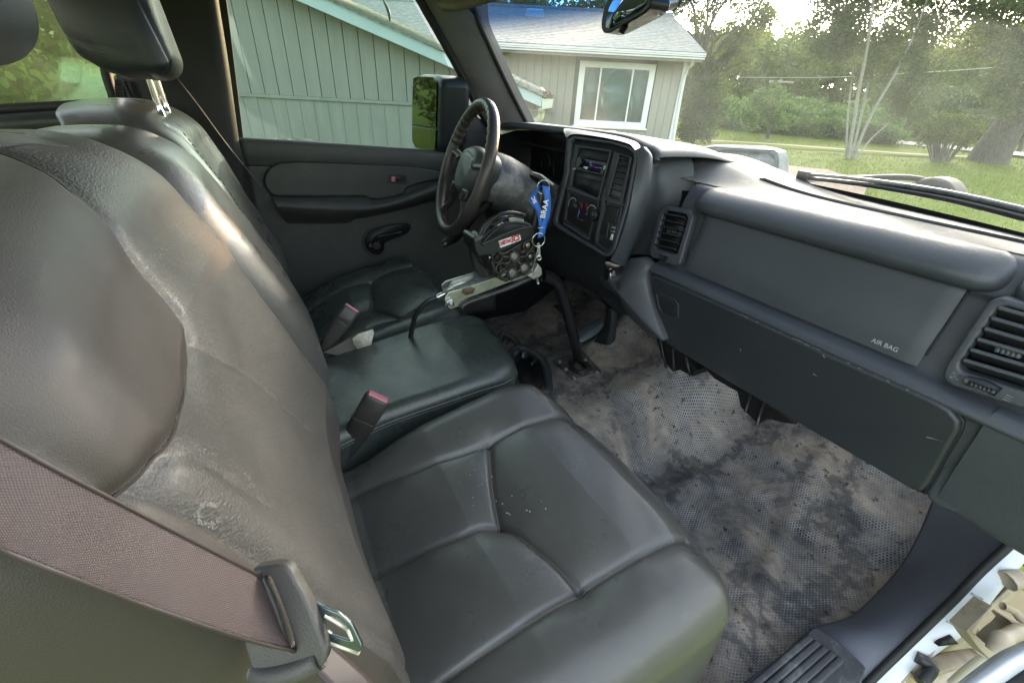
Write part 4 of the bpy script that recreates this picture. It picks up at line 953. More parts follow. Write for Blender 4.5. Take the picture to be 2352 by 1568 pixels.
# middle vent
Z6 = lambda x, y: (1439.3 + .4883 * x, 459.4 + .4883 * y)
VP = lambda x, y, yy=.882: PP(*Z6(x, y), (0, yy, .65), (0, 1, -.28))
vm = plate('face_vent', [VP(x, y, .872) for x, y in [(172, 28), (300, 48), (312, 82), (248, 302), (225, 312), (112, 268), (105, 238), (150, 55)]], (0, .02, 0), dashp, dash, bevel=.004, r=.006,
           hole=[VP(x, y, .872) for x, y in [(188, 50), (276, 66), (286, 88), (238, 248), (222, 255), (138, 228), (135, 205), (170, 72)]])
BASE[vm.name] = BASE[dash.name]
plate('vent_well', [VP(x, y, .884) for x, y in [(188, 50), (286, 66), (235, 250), (136, 226)]], (0, .004, 0), cave, vm, bevel=0)
for i in range(6):
    q = (i + .5) / 6; l = VP(190 - 52 * q, 56 + 172 * q, .876); r_ = VP(284 - 50 * q, 74 + 178 * q, .876)
    box('slat', (l + r_) / 2, (np.linalg.norm(r_ - l), .024, .0035), dashdark, vm, bevel=.001, axes=[r_ - l, (0, 1, -.5), np.cross(r_ - l, (0, 1, -.5))])
for i in range(4): tube('grip', [VP(195 + 11 * i, 136 + 3 * i, .868), VP(192 + 11 * i, 156 + 3 * i, .868)], .0022, dashdark, vm, seg=6, n=3)
tube('thumbwheel', [VP(148, 266, .87), VP(190, 278, .87)], .006, dashdark, vm, seg=10, n=5)
# right vent
RV = lambda x, y, yy=.852: PP(*Z6(x, y), (0, yy, .62), (0, 1, -.15))
vr = plate('outer_vent', [RV(x, y) for x, y in [(1700, 475), (1760, 455), (2080, 545), (2130, 600), (2030, 960), (1960, 1010), (1800, 965), (1510, 868), (1482, 830), (1495, 785), (1600, 620)]], (0, .022, 0), dashp, dash, bevel=.007, r=.02,
           hole=[RV(x, y) for x, y in [(1735, 520), (1775, 500), (2050, 580), (2075, 610), (1985, 880), (1940, 915), (1850, 895), (1580, 808), (1562, 785), (1570, 760), (1640, 660)]])
BASE[vr.name] = BASE[dash.name]
plate('vent_well', [RV(x, y, .880) for x, y in [(1720, 490), (2090, 580), (1960, 930), (1550, 800)]], (0, .004, 0), cave, vr, bevel=0)
for i in range(6):
    q = (i + .35) / 6; l = RV(1762 - 195 * q, 505 + 290 * q, .866); r_ = RV(2070 - 140 * q, 595 + 310 * q, .866)
    box('slat', (l + r_) / 2, (np.linalg.norm(r_ - l), .036, .006), dashp, vr, bevel=.002, axes=[r_ - l, (0, 1, -.6), np.cross(r_ - l, (0, 1, -.6))])
for i in range(5): tube('grip', [RV(1748 + 24 * i, 690 + 7 * i, .853), RV(1742 + 24 * i, 715 + 7 * i, .853)], .0035, dashp, vr, seg=7, n=3)
tube('wheel_recess', [RV(1598, 848, .851), RV(1680, 868, .851), RV(1752, 904, .851)], .009, dashdark, vr, seg=10, n=8, flat=.8)
for i in range(6): tube('thumbwheel', [RV(1625 + 20 * i, 853 + 7 * i, .843), RV(1620 + 20 * i, 872 + 7 * i, .843)], .0035, dashdark, vr, seg=7, n=3)
c = RV(1545, 828, .851); gm = mat('grey_mark2', (.20, .21, .22), rough=.5)
for (u, v, u2, v2) in [(-1, -1, 1, -1), (1, -1, 1, 1), (1, 1, -1, 1), (-1, 1, -1, -1), (-1, -1, 1, 1), (-1, 1, 1, -1)]:
    tube('vent_closed_mark', [c + np.array([u * .0045, -.0005, v * .0045]), c + np.array([u2 * .0045, -.0005, v2 * .0045])], .0005, gm, vr, seg=4, n=2)
c = RV(1805, 935, .851)
for k in (-1, 0, 1): tube('vent_open_mark', [c + np.array([-.006, -.0005, k * .0035]), c + np.array([.006, -.0005, k * .0035])], .0005, gm, vr, seg=4, n=2)
# lower trim left of the glove box, with power socket
Z5 = lambda x, y: (1163.7 + .1953 * x, 581.9 + .1953 * y)
lo = [(1230, 160), (1300, 165), (1400, 90), (1480, 55), (1580, 62), (1650, 160), (1640, 300), (1690, 560), (1780, 820), (1840, 1020), (1760, 985), (1640, 930), (1500, 800), (1440, 735), (1330, 520), (1130, 385), (1030, 230), (1020, 150), (1080, 110)]
cc_ = np.mean([Z5(*q) for q in lo], axis=0)
lo3 = [P(*Z5(x, y), 'y', .825) for x, y in lo]
c0 = np.mean(lo3, axis=0) + np.array([0, -.02, 0])
ring = cat1(lo3, 90, True); G = np.array([c0 + (ring - c0) * k + np.array([0, -.018 * (1 - k * k) ** .8, 0]) for k in (.02, .3, .55, .75, .88, .95, .985, 1.0)] + [ring + np.array([0, .03, 0])])
link('lower_trim', npmesh('lower_trim', G.reshape(-1, 3), gridfaces(len(G), 90, cv=True)), dashp, dash)
c = P(*Z5(1180, 245), 'y', .80); disc('socket_ring', c, (-.25, -1, .1), .019, .006, chrome, dash); disc('power_socket', c + [0, -.003, 0], (-.25, -1, .1), .0165, .008, cave, dash)
tag(plate('driver_kick_panel', [(-.825, .45, .0), (-.825, 1.45, 0), (-.825, 1.45, .8), (-.825, .95, .80), (-.825, .70, .74), (-.825, .45, .60)], (-.02, 0, 0), dashdark, None, bevel=0), kind='structure')
box('gap_filler', (.10, 1.07, .62), (.30, .24, .22), cave, dash, bevel=0)  # dark block added to close a gap where bright lawn showed through
# dark lower dash on the driver side
sweep('knee_panel', [(1.0, .66), (.86, .655), (.80, .62), (.79, .55), (.82, .45), (.90, .36), (1.02, .33)], -.90, -.02, dashdark, dash, n=6)
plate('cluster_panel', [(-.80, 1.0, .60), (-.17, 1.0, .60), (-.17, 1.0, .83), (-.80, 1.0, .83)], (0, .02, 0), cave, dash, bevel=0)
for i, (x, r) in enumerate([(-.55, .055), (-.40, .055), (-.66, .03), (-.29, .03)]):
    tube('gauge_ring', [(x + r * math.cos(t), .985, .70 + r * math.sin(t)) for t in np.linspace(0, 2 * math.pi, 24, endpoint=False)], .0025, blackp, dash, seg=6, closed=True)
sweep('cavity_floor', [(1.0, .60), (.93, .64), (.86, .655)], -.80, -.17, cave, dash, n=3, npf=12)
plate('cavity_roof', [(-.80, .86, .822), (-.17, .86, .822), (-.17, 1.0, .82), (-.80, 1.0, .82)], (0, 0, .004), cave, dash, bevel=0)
# bracket and void under the stack
plate('lower_bracket', [P(*Z5(x, y), 'y', .86) for x, y in [(640, 0), (740, 20), (860, 330), (1000, 470), (1160, 560), (1300, 700), (1200, 600), (960, 500), (800, 330), (700, 120)]], (0, .012, 0), dashdark, dash, bevel=.002)
plate('lower_bracket', [P(*Z5(x, y), 'y', .86) for x, y in [(930, 370), (1000, 290), (1010, 310), (960, 390)]], (0, .01, 0), dashdark, dash, bevel=.001)
plate('hinged_flap', [P(*Z5(x, y), 'y', .84) for x, y in [(1110, 375), (1330, 520), (1440, 735), (1300, 700), (1160, 580), (1070, 450)]], (0, .01, 0), dashdark, dash, bevel=.003)
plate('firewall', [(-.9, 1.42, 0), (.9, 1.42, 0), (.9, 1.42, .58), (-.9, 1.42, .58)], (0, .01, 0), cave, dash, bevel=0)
tag(bpy.data.objects['firewall'], kind=None)
# odds and ends hanging below the dash
for (pts, yy) in [([(1505, 770), (1545, 800), (1600, 850), (1590, 865), (1560, 850), (1545, 855), (1520, 825)], .93), ([(1690, 890), (1735, 905), (1790, 945), (1830, 975), (1800, 972), (1760, 962), (1740, 975), (1700, 935)], .93), ([(1600, 830), (1690, 890), (1700, 905), (1640, 870)], .94)]:
    plate('heater_duct', [P(x, y, 'y', yy) for x, y in pts], (0, .10, 0), cave, dash, bevel=.004)
for (x, y, x2, y2) in [(1515, 775, 1530, 845), (1575, 820, 1585, 862), (1725, 905, 1712, 945), (1755, 920, 1738, 975), (1545, 800, 1548, 850)]:
    tube('duct_rib', [P(x, y, 'y', .925), P(x2, y2, 'y', .925)], .004, dashdark, dash, seg=5, n=3)
pc = thing('support_post', 'grey plastic covered support post from dash down to tunnel', 'post', P(1405, 780, 'y', .92))
loft('post', [[P(1393, 690, 'y', .89), P(1390, 740, 'y', .90), P(1366, 785, 'y', .91)], [P(1405, 700, 'y', .87), P(1404, 745, 'y', .88), P(1396, 792, 'y', .895)], [P(1422, 700, 'y', .90), P(1415, 745, 'y', .91), P(1412, 780, 'y', .93)]], 10, 20, dashdark, pc, thick=.004)
bp_ = thing('brake_lever', 'flat blue-grey lever lying on the floor beside the tunnel', 'lever', P(1355, 765, 'z', .17))
loft('lever_blade', [[P(x, y, 'z', .17) for x, y in [(1322, 772), (1350, 748), (1384, 728)]], [P(x, y, 'z', .185) for x, y in [(1328, 782), (1358, 762), (1386, 742)]], [P(x, y, 'z', .17) for x, y in [(1336, 786), (1366, 770), (1386, 750)]]], 8, 16, mat('blue_grey_metal', (.10, .13, .16), (.16, .19, .22), rough=.45), bp_, thick=.004)
pd = thing('brake_pedal', 'dark dusty brake pedal in the driver footwell', 'pedal', P(1290, 700, 'y', 1.05))
plate('pedal_pad', [P(x, y, 'y', 1.0) for x, y in [(1268, 702), (1290, 694), (1322, 716), (1300, 728)]], (0, .015, -.01), castm, pd, bevel=.003)
tube('pedal_arm', [P(1290, 700, 'y', 1.02), P(1275, 640, 'y', 1.08), P(1265, 600, 'y', 1.1)], .01, castm, pd, n=8)

# ------------------------------------------------------------------ steering column and wheel
col = thing('steering_column', 'worn grey steering column shroud with ignition lock and key ring', 'steering column', (-.38, .7, .65))
WC = np.array([-.38, .533, .733]); WU = np.array([0, .134, .355]); WU /= np.linalg.norm(WU); WX = np.array([math.cos(.12), -math.sin(.12), 0]); WN = np.cross(WX, WU)   # WN towards the driver? fixed below
if WN[1] > 0: WN = -WN
def wp(a, b, c=0.0): return WC + WX * a + WU * b + WN * c
G = []
for q, (r1, r2, dz) in zip([.03, .05, .08, .12, .17, .24, .30], [(.045, .045, 0), (.068, .066, 0), (.082, .078, 0), (.088, .080, 0), (.085, .075, .0), (.09, .07, -.01), (.10, .07, -.01)]):
    th = np.linspace(0, 2 * math.pi, 40, endpoint=False); G.append(np.array([wp(r1 * math.cos(t) * (1 + .06 * math.cos(2 * t)), r2 * math.sin(t) + dz, -q) for t in th]))
G.insert(0, np.array([wp(0, 0, -.03)] * 40))
link('column_shroud', npmesh('column_shroud', np.array(G).reshape(-1, 3), gridfaces(len(G), 40, cv=True)), wornm, col)
ic = P(1197, 419, 'y', .775)
loft('shroud_shoulder', [[P(x, y, 'y', .80) for x, y in [(1150, 385), (1180, 390), (1215, 405), (1228, 425)]], [P(x, y, 'y', .765) for x, y in [(1150, 400), (1175, 402), (1205, 412), (1222, 432)]], [P(x, y, 'y', .78) for x, y in [(1150, 450), (1180, 458), (1205, 460), (1222, 450)]], [P(x, y, 'y', .82) for x, y in [(1150, 480), (1185, 482), (1210, 478), (1225, 470)]]], 14, 20, dashdark, col)
IN = np.array([.35, -1, .12])
disc('ignition_collar', ic, IN, .029, .014, dashdark, col, bevel=.005); disc('ignition_lock', ic + IN * .006, IN, .018, .012, blackp, col, bevel=.003)
disc('ignition_lock', ic + IN * .010, IN, .011, .010, cave, col, bevel=.001)
kk = thing('ignition_key', 'small chrome key clip hanging from the ignition lock', 'key', ic)
tube('key_clip', [P(x, y, 'y', .74) for x, y in [(1198, 424), (1204, 420), (1214, 426), (1222, 432), (1216, 436), (1206, 436), (1199, 430)]], .0022, chrome, kk, seg=6, n=30, closed=True)
tube('key_bow', [P(x, y, 'y', .745) for x, y in [(1212, 420), (1218, 430), (1226, 432), (1238, 428)]], .003, chrome, kk, seg=6, n=10)
sw = thing('steering_wheel', 'dark leather four-spoke steering wheel with worn hub', 'steering wheel', WC)
R_, r_ = .178, .0155
def rim(name, a0, a1, m, rr, n=160, grip=False):
    V = []; th = np.linspace(a0, a1, n)
    for t in th:
        for k in range(14):
            p = 2 * math.pi * k / 14; g = rr
            if grip and math.cos(p) < -.2 and .25 < (t % (2 * math.pi)) < math.pi - .25: g = rr * (1 + .10 * math.sin(t * 46))
            V.append(wp((R_ + g * math.cos(p)) * math.cos(t), (R_ + g * math.cos(p)) * math.sin(t), g * 1.08 * math.sin(p)))
    return link(name, npmesh(name, V, gridfaces(n, 14, cv=True)), m, sw)
rim('rim', 0, 2 * math.pi, wheelm, r_, grip=True, n=240)
# hub pad
hub = [(-.088, .035), (-.06, .062), (0, .072), (.06, .062), (.088, .035), (.078, -.02), (.055, -.062), (0, -.078), (-.055, -.062), (-.078, -.02)]
pad('hub_cover', hub, lambda u, v: .0 * u + .010 - 1.2 * (u * u + v * v), lambda u, v, w: WC + np.outer(u, WX) + np.outer(v, WU) + np.outer(w, WN), wheelm and mat('hub_plastic', (.030, .040, .037), (.045, .055, .05), rough=.42, scale=10, bump=.2, bscale=500), sw, r=.03, thick=.045, seams=[[(-.06, .035), (0, .045), (.06, .035)]], puff=.001, crease=.0015, nth=120, nr=50)
for (a, b, c, d, w1, w2) in [(-.075, .02, -.172, .035, .017, .014), (.075, .02, .172, .035, .017, .014), (-.045, -.055, -.10, -.150, .016, .012), (.045, -.055, .10, -.150, .016, .012)]:
    tube('spoke', [wp(a, b, -.006), wp((a + c) / 2, (b + d) / 2, -.014), wp(c, d, -.002)], [w1, (w1 + w2) / 2 * .85, w2], wheelm, sw, seg=12, n=14, flat=.55)
for sx in (-1, 1):
    plate('hub_switch_pod', [wp(sx * .045, -.048, .004), wp(sx * .082, -.045, .0), wp(sx * .080, -.075, .0), wp(sx * .050, -.082, .004)], WN * -.012, blackp, sw, bevel=.004)
for (a, b) in [(.06, -.058), (.07, -.062), (.063, -.070)]: disc('switch_button', wp(a, b, .006), WN, .0045, .004, dashdark, sw, seg=10)
ch = [wp(.056 + .006 * math.sin(i * 2.1), .012 + i * .006, .006) for i in range(5)]
for i, p in enumerate(ch): box('worn_patch', p, (.006 + .003 * (i % 2), .004, .0012), mat('scuffed_grey', (.35, .35, .34), rough=.6), sw, bevel=.0005, axes=[WX, WU, WN])
tube('column_stalk', [wp(0.05, -.05, -.09), P(1065, 520, 'x', -.36), P(1022, 560, 'x', -.40)], [.012, .009, .013], blackp, col, n=12)
tube('tilt_lever', [wp(-.03, -.08, -.10), P(1060, 540, 'y', .60), P(1018, 562, 'y', .56)], [.008, .007, .012], blackp, col, n=10)

# ------------------------------------------------------------------ driver door
ZD = lambda x, y: (551.2 + .2734 * x, 306.2 + .2734 * y)
door = thing('driver_door', 'dark grey driver door with armrest, crank and side mirror', 'door', (-.82, .4, .4))
D = lambda x, y, xx=-.80: P(*ZD(x, y), 'x', xx)
belt_ = [P(x, y, 'x', -.80) for x, y in [(548, 321), (620, 325), (740, 332), (880, 341), (1000, 350), (1070, 355), (1150, 362)]]
b0 = cat1(belt_, 20)
rows = [b0 + np.array([-.03, 0, .002]), b0 + np.array([-.008, 0, .004]), b0 + np.array([0, 0, -.008]), b0 + np.array([.002, 0, -.04]), b0 + np.array([-.006, 0, -.075])]
loft('belt_rail', rows, 16, 60, doorp, door, thick=.003)
base = [b0 + np.array([-.008, 0, -.06])]; 
for z in (.62, .50, .40, .30, .16, .05): q = b0.copy(); q[:, 0] = -.808; q[:, 2] = z; base.append(q)
loft('door_card', base, 30, 60, doorp, door, thick=.004)
ins = [(205, 400), (222, 340), (260, 290), (340, 255), (500, 246), (900, 258), (1300, 276), (1500, 288), (1640, 315), (1700, 330), (1700, 375), (1560, 405), (1400, 455), (1378, 500), (1300, 530), (1180, 552), (1090, 548), (1050, 525), (700, 526), (300, 524), (262, 505), (225, 460)]
plate('insert_panel', [D(x, y, -.792) for x, y in ins], (-.012, 0, 0), doorp, door, bevel=.004)
tube('insert_gap', [D(x, y, -.797) for x, y in ins], .0028, cave, door, seg=6, n=160, closed=True)
arm_t = [D(x, y, -.79) for x, y in [(280, 535), (600, 540), (1040, 540), (1110, 560), (1250, 545), (1400, 505), (1560, 440), (1700, 390)]]
arm_m = [D(x, y, -.735) for x, y in [(300, 590), (600, 600), (950, 612), (1100, 612), (1250, 585), (1400, 540), (1540, 490), (1680, 440)]]
arm_l = [D(x, y, -.74) for x, y in [(340, 650), (620, 670), (940, 670), (1100, 655), (1250, 630), (1400, 590), (1540, 545), (1680, 500)]]
arm_b = [D(x, y, -.79) for x, y in [(400, 745), (650, 748), (900, 742), (960, 712), (1100, 690), (1300, 645), (1500, 595), (1680, 545)]]
loft('armrest', [arm_t, arm_m, arm_l, arm_b], 24, 60, doorp, door)
tube('armrest_gap', [D(x, y, -.798) for x, y in [(400, 750), (650, 752), (900, 748), (965, 716), (1100, 695), (1300, 650), (1500, 600), (1680, 550)]], .003, cave, door, seg=6, n=60)
hb_ = plate('lock_bezel', [D(x, y, -.788) for x, y in [(1252, 345), (1400, 350), (1405, 425), (1250, 422)]], (-.010, 0, 0), dashdark, door, bevel=.002, r=.006, hole=[D(x, y, -.788) for x, y in [(1272, 362), (1382, 364), (1384, 408), (1270, 406)]])
BASE[hb_.name] = BASE[door.name]
plate('handle_cup', [D(x, y, -.799) for x, y in [(1260, 350), (1395, 355), (1398, 420), (1256, 416)]], (-.004, 0, 0), cave, hb_, bevel=0)
box('lock_slide', D(1288, 385, -.79), (.006, .014, .018), redb, hb_, bevel=.001)
tube('release_lever', [D(1310, 390, -.786), D(1345, 385, -.780), D(1372, 380, -.786)], .009, gloss, hb_, seg=8, n=8, flat=.5)
rec = [(1035, 900), (1060, 840), (1110, 795), (1200, 768), (1320, 752), (1400, 750), (1435, 775), (1432, 815), (1390, 860), (1300, 890), (1225, 925), (1218, 970), (1200, 1005), (1150, 1030), (1090, 1010), (1045, 960)]
tube('crank_recess_rim', [D(x, y, -.803) for x, y in rec], .004, doorp, door, seg=8, n=80, closed=True)
plate('crank_recess', [D(x, y, -.803) for x, y in rec], (-.003, 0, 0), dashdark, door, bevel=0)
tube('window_crank', [D(1130, 950, -.79), D(1140, 885, -.775), D(1180, 862, -.77), D(1300, 840, -.768), D(1365, 825, -.765)], [.007, .006, .005, .005, .0065], gloss, door, seg=10, n=24)
disc('crank_hub', D(1150, 945, -.775), (1, 0, 0), .016, .03, blackp, door, bevel=.003); disc('crank_hub', D(1100, 945, -.78), (1, 0, 0), .009, .02, dashdark, door, bevel=.002)
tag(bpy.data.objects['window_crank'], 'black window crank handle')
# window glass, seal and frame
gly = [P(x, y, 'x', -.83) for x, y in [(492, -60), (505, 0), (556, 325), (1090, 362), (1070, 240), (1010, 110), (935, -20), (890, -70)]]
plate('window_glass', gly, (-.004, 0, 0), sideglass, door, bevel=0)
tube('glass_seal', [P(x, y, 'x', -.822) for x, y in [(550, 318), (700, 328), (880, 340), (1090, 354)]], .004, rubber, door, n=20)
for pts in [[(650, 318), (664, 319), (668, 323), (652, 323)], [(672, 319), (690, 317), (712, 320), (722, 325), (690, 325)], [(624, 318), (634, 319), (632, 322), (625, 321)]]:
    plate('dried_tape', [P(x, y, 'x', -.824) for x, y in pts], (-.0015, 0, 0), mat('torn_tape', (.60, .66, .60), rough=.7), door, bevel=0)
fr = [P(x, y, 'x', -.815) for x, y in [(940, -40), (975, 10), (1010, 70), (1040, 140), (1062, 200), (1075, 250), (1082, 300)]]
# door frame: a narrow black upright behind and the sloping front upright
plate('rear_upright', [P(x, y, 'x', -.815) for x, y in [(490, -60), (512, -60), (526, 40), (560, 322), (543, 330)]], (-.03, 0, 0), rubber, door, bevel=.003)
# side mirror outside
def MX(x, y, yy=.60): return P(x, y, 'y', yy)
mh = [(944, 190), (950, 176), (965, 170), (998, 172), (1010, 182), (1013, 200), (1010, 330), (1002, 350), (985, 350), (952, 342), (943, 325)]
mr_ = plate('side_mirror', [MX(x, y) for x, y in mh], (.0, .11, 0), mat('mirror_shell', (.012, .018, .020), (.02, .028, .03), rough=.4, scale=10), door, bevel=.022, seg=5); BASE[mr_.name] = BASE[door.name]
mg = mat('mirror_glass', (.09, .10, .09), rough=.02, metal=1.0)
m0 = [(950, 180), (962, 175), (996, 177), (1004, 190), (1002, 293), (948, 285)]; m1 = [(948, 290), (1002, 298), (1000, 342), (990, 346), (955, 339), (948, 325)]
def mtilt(pts, ax, k):
    c = np.mean(pts, axis=0); return pts
plate('mirror_glass', [MX(x, y, .597) for x, y in m0], (0, -.002, 0), mg, mr_, bevel=.0008, r=.006)
plate('mirror_glass', [MX(x, y, .596) for x, y in m1], (0, -.002, 0), mg, mr_, bevel=.0008, r=.006)
for (x, y, x2, y2) in [(1040, 245, 1085, 262), (1040, 330, 1080, 345)]:
    tube('mirror_arm', [P(x, y, 'y', .70), (P(x, y, 'y', .70) + P(x2, y2, 'x', -.86)) / 2, P(x2, y2, 'x', -.86)], .022, dashdark, mr_, seg=10, n=8, flat=.6)
plate('sail_panel', [P(x, y, 'x', -.812) for x, y in [(1062, 352), (1058, 262), (1078, 240), (1100, 270), (1150, 300), (1150, 365)]], (-.02, 0, 0), dashdark, door, bevel=.004)

# ------------------------------------------------------------------ pillars, header, rear quarter
ap0 = [P(x, y, 'x', -.80) for x, y in [(895, -80), (955, -20), (988, 35), (1022, 95), (1060, 165), (1098, 240), (1135, 300)]]
ap1 = [P(x, y, 'x', -.755) for x, y in [(960, -80), (1010, -20), (1040, 40), (1070, 110), (1105, 180), (1140, 245), (1175, 300)]]
ap2 = [P(x, y, 'x', -.72) for x, y in [(1065, -80), (1085, -20), (1092, 40), (1118, 100), (1148, 165), (1180, 230), (1213, 295)]]
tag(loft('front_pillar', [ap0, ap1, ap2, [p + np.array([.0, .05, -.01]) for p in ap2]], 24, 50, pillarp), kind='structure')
tag(tube('pillar_seal', [p + np.array([-.004, -.004, 0]) for p in ap0], .014, rubber, None, n=40), kind='structure')
tag(tube('windshield_gasket', [p + np.array([.004, .004, 0]) for p in ap2], .008, rubber, None, n=40), kind='structure')
tag(loft('roof_header', [[P(x, y, 'y', .62) for x, y in [(900, -60), (980, 6), (1040, 20), (1090, 8), (1180, -20)]], [P(x, y, 'y', .66) for x, y in [(900, -90), (980, -30), (1040, -20), (1090, -30), (1180, -60)]]], 6, 30, mat('headliner', (.20, .17, .13), (.26, .22, .17), rough=.9, scale=8), thick=.02), kind='structure')
bp0 = [P(x, y, 'x', -.802) for x, y in [(494, -60), (505, 20), (527, 160), (550, 330), (560, 380), (590, 640)]]
bp1 = [P(x, y, 'x', -.78) for x, y in [(470, -60), (480, 20), (500, 160), (535, 330), (548, 400), (570, 640)]]
bp2 = [P(x, y, 'x', -.775) for x, y in [(300, -60), (310, 60), (330, 160), (390, 330), (430, 400), (480, 640)]]
bp3 = [P(x, y, 'x', -.81) for x, y in [(250, -60), (262, 60), (268, 200), (272, 330), (300, 400), (320, 640)]]
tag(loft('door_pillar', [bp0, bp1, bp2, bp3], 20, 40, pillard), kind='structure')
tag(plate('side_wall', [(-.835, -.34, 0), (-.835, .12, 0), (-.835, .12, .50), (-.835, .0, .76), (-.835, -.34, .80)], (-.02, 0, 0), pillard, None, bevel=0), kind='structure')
tag(plate('roof', [(-.80, -1.35, 1.215), (.80, -1.35, 1.215), (.80, .50, 1.225), (.74, .66, 1.21), (-.74, .66, 1.21), (-.80, .50, 1.225)], (0, 0, .03), mat('grey_headliner', (.42, .41, .39), (.48, .47, .45), rough=.95, scale=8), None, bevel=.01), kind='structure')
# belt guide strip on the pillar with small holes
gs = thing('belt_guide', 'perforated grey belt guide strip behind the driver headrest', 'belt guide', P(300, 210, 'x', -.77))
plate('strip', [P(x, y, 'x', -.77) for x, y in [(276, 180), (296, 184), (318, 245), (305, 247)]], (-.004, 0, 0), dashdark, gs, bevel=.001)
for i in range(8): disc('hole', P(287 + 3.3 * i, 190 + 7.2 * i, 'x', -.767), (1, 0, 0), .0035, .002, cave, gs, seg=8, bevel=0)
plate('retractor_cover', [P(x, y, 'x', -.775) for x, y in [(262, 182), (282, 184), (292, 228), (264, 226)]], (-.01, 0, 0), pillard, gs, bevel=.002)
for i in range(6): tube('vent_rib', [P(266, 188 + 6.5 * i, 'x', -.772), P(282 + i, 190 + 6.5 * i, 'x', -.772)], .002, dashdark, gs, seg=5, n=2)
tag(tube('belt_strap', [P(x, y, 'x', -.74) for x, y in [(405, 178), (450, 235), (520, 330), (600, 430)]], .02, mat('dark_webbing', (.03, .025, .025), rough=.8), None, n=20, flat=.08), 'dark seat belt strap running down behind the driver seat', 'seat belt')
# quarter window wall
qw = [P(x, y, 'x', -.82) for x, y in [(-200, 272), (0, 256), (120, 248), (262, 240)]]
rq = [cat1([q + np.array([0, 0, -.002]) for q in qw], 12), cat1([q + np.array([.03, 0, -.012]) for q in qw], 12), cat1([q + np.array([.035, 0, -.05]) for q in qw], 12), cat1([q + np.array([.0, 0, -.10]) for q in qw], 12), cat1([q + np.array([-.0, 0, -.60]) for q in qw], 12)]
tag(loft('quarter_panel', rq, 22, 40, dashdark), kind='structure')
qg = [P(x, y, 'x', -.825) for x, y in [(-220, 268), (262, 240), (243, 170), (215, -60), (-220, -60)]]
q_ = thing('quarter_window', 'grimy rear quarter window showing blurred green foliage', 'window', np.mean(qg, axis=0))
plate('pane', qg, (-.004, 0, 0), quartglass, q_, bevel=0)
tube('frame', [P(x, y, 'x', -.818) for x, y in [(-200, 262), (60, 248), (250, 236), (262, 228), (245, 170), (225, 60), (210, -60)]], .012, rubber, q_, n=50)
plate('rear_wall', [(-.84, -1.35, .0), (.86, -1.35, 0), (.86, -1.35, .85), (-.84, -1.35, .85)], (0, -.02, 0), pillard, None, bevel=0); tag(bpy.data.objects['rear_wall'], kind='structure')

# ------------------------------------------------------------------ windshield, wipers, bonnet
ws = thing('windshield', 'dusty windshield with blue tinted top band and a painted glare edge', 'windshield', (0, 1.0, .9))
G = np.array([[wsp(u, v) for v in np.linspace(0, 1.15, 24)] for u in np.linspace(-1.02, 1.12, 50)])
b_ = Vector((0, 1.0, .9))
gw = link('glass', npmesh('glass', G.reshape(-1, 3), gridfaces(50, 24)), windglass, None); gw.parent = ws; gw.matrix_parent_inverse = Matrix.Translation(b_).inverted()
G = np.array([[wsp(u, v) + np.array([0, -.004, 0]) for v in (-.02, .0, .022)] for u in np.linspace(-.2, 1.12, 50)])
link('black_border', npmesh('black_border', G.reshape(-1, 3), gridfaces(50, 3)), rubber, ws)
wi = thing('wiper', 'wet black windshield wiper lying along the passenger side of the glass', 'wiper', P(2000, 430, 'y', 1.22))
wy = 1.16
bl = [(1842, 403), (1900, 408), (2000, 420), (2100, 436), (2200, 455), (2352, 492), (2460, 520)]
wq = [P(x, y + 6, 'y', 1.24 - .0004 * (x - 1842)) for x, y in bl]
tube('blade', wq, [.007, .008, .009, .010, .010], blackp, wi, seg=8, n=40, flat=.7)
tube('blade_frame', [p + np.array([0, -.004, .010]) for p in wq], [.004, .005, .005], mat('wet_grey_metal', (.04, .045, .045), (.14, .15, .15), rough=.25, scale=60), wi, seg=8, n=40)
box('blade_end', P(1850, 403, 'y', 1.235), (.03, .03, .022), blackp, wi, bevel=.003)
tube('wiper_arm', [P(x, y, 'y', 1.30) for x, y in [(1850, 412), (1960, 410), (2060, 408), (2110, 412), (2140, 420)]], .007, blackp, wi, seg=8, n=24)
pad('pivot_cap', [(-.045, -.02), (-.035, .010), (0, .024), (.04, .014), (.065, -.02), (0, -.03)], lambda u, v: .02 + 0 * u, lambda u, v, w: P(2140, 428, 'y', 1.30) + np.column_stack([u, w, v]) * np.array([.8, -1, .8]), rubber, wi, r=.02, thick=.05, nth=50, nr=16, puff=0)
for (x, y) in [(2045, 408), (2068, 414), (2085, 422)]: pass
hy = np.linspace(1.22, 2.35, 20); hx = np.linspace(-.86, .80, 30); HX, HY = np.meshgrid(hx, hy, indexing='ij')
HZ = .60 - .12 * ((HY - 1.22) / 1.1)**1.4 - .05 * (HX / .85)**4
bn = thing('bonnet', 'white truck hood just beyond the windshield, dropping out of sight', 'hood', (0, 1.7, .6))
link('skin', npmesh('skin', np.dstack([HX, HY, HZ]).reshape(-1, 3), gridfaces(30, 20)), whitep, bn)
sweep('cowl_grille', [(1.24, .68), (1.27, .64), (1.30, .60)], -.8, .8, blackp, bn, n=4, npf=10)
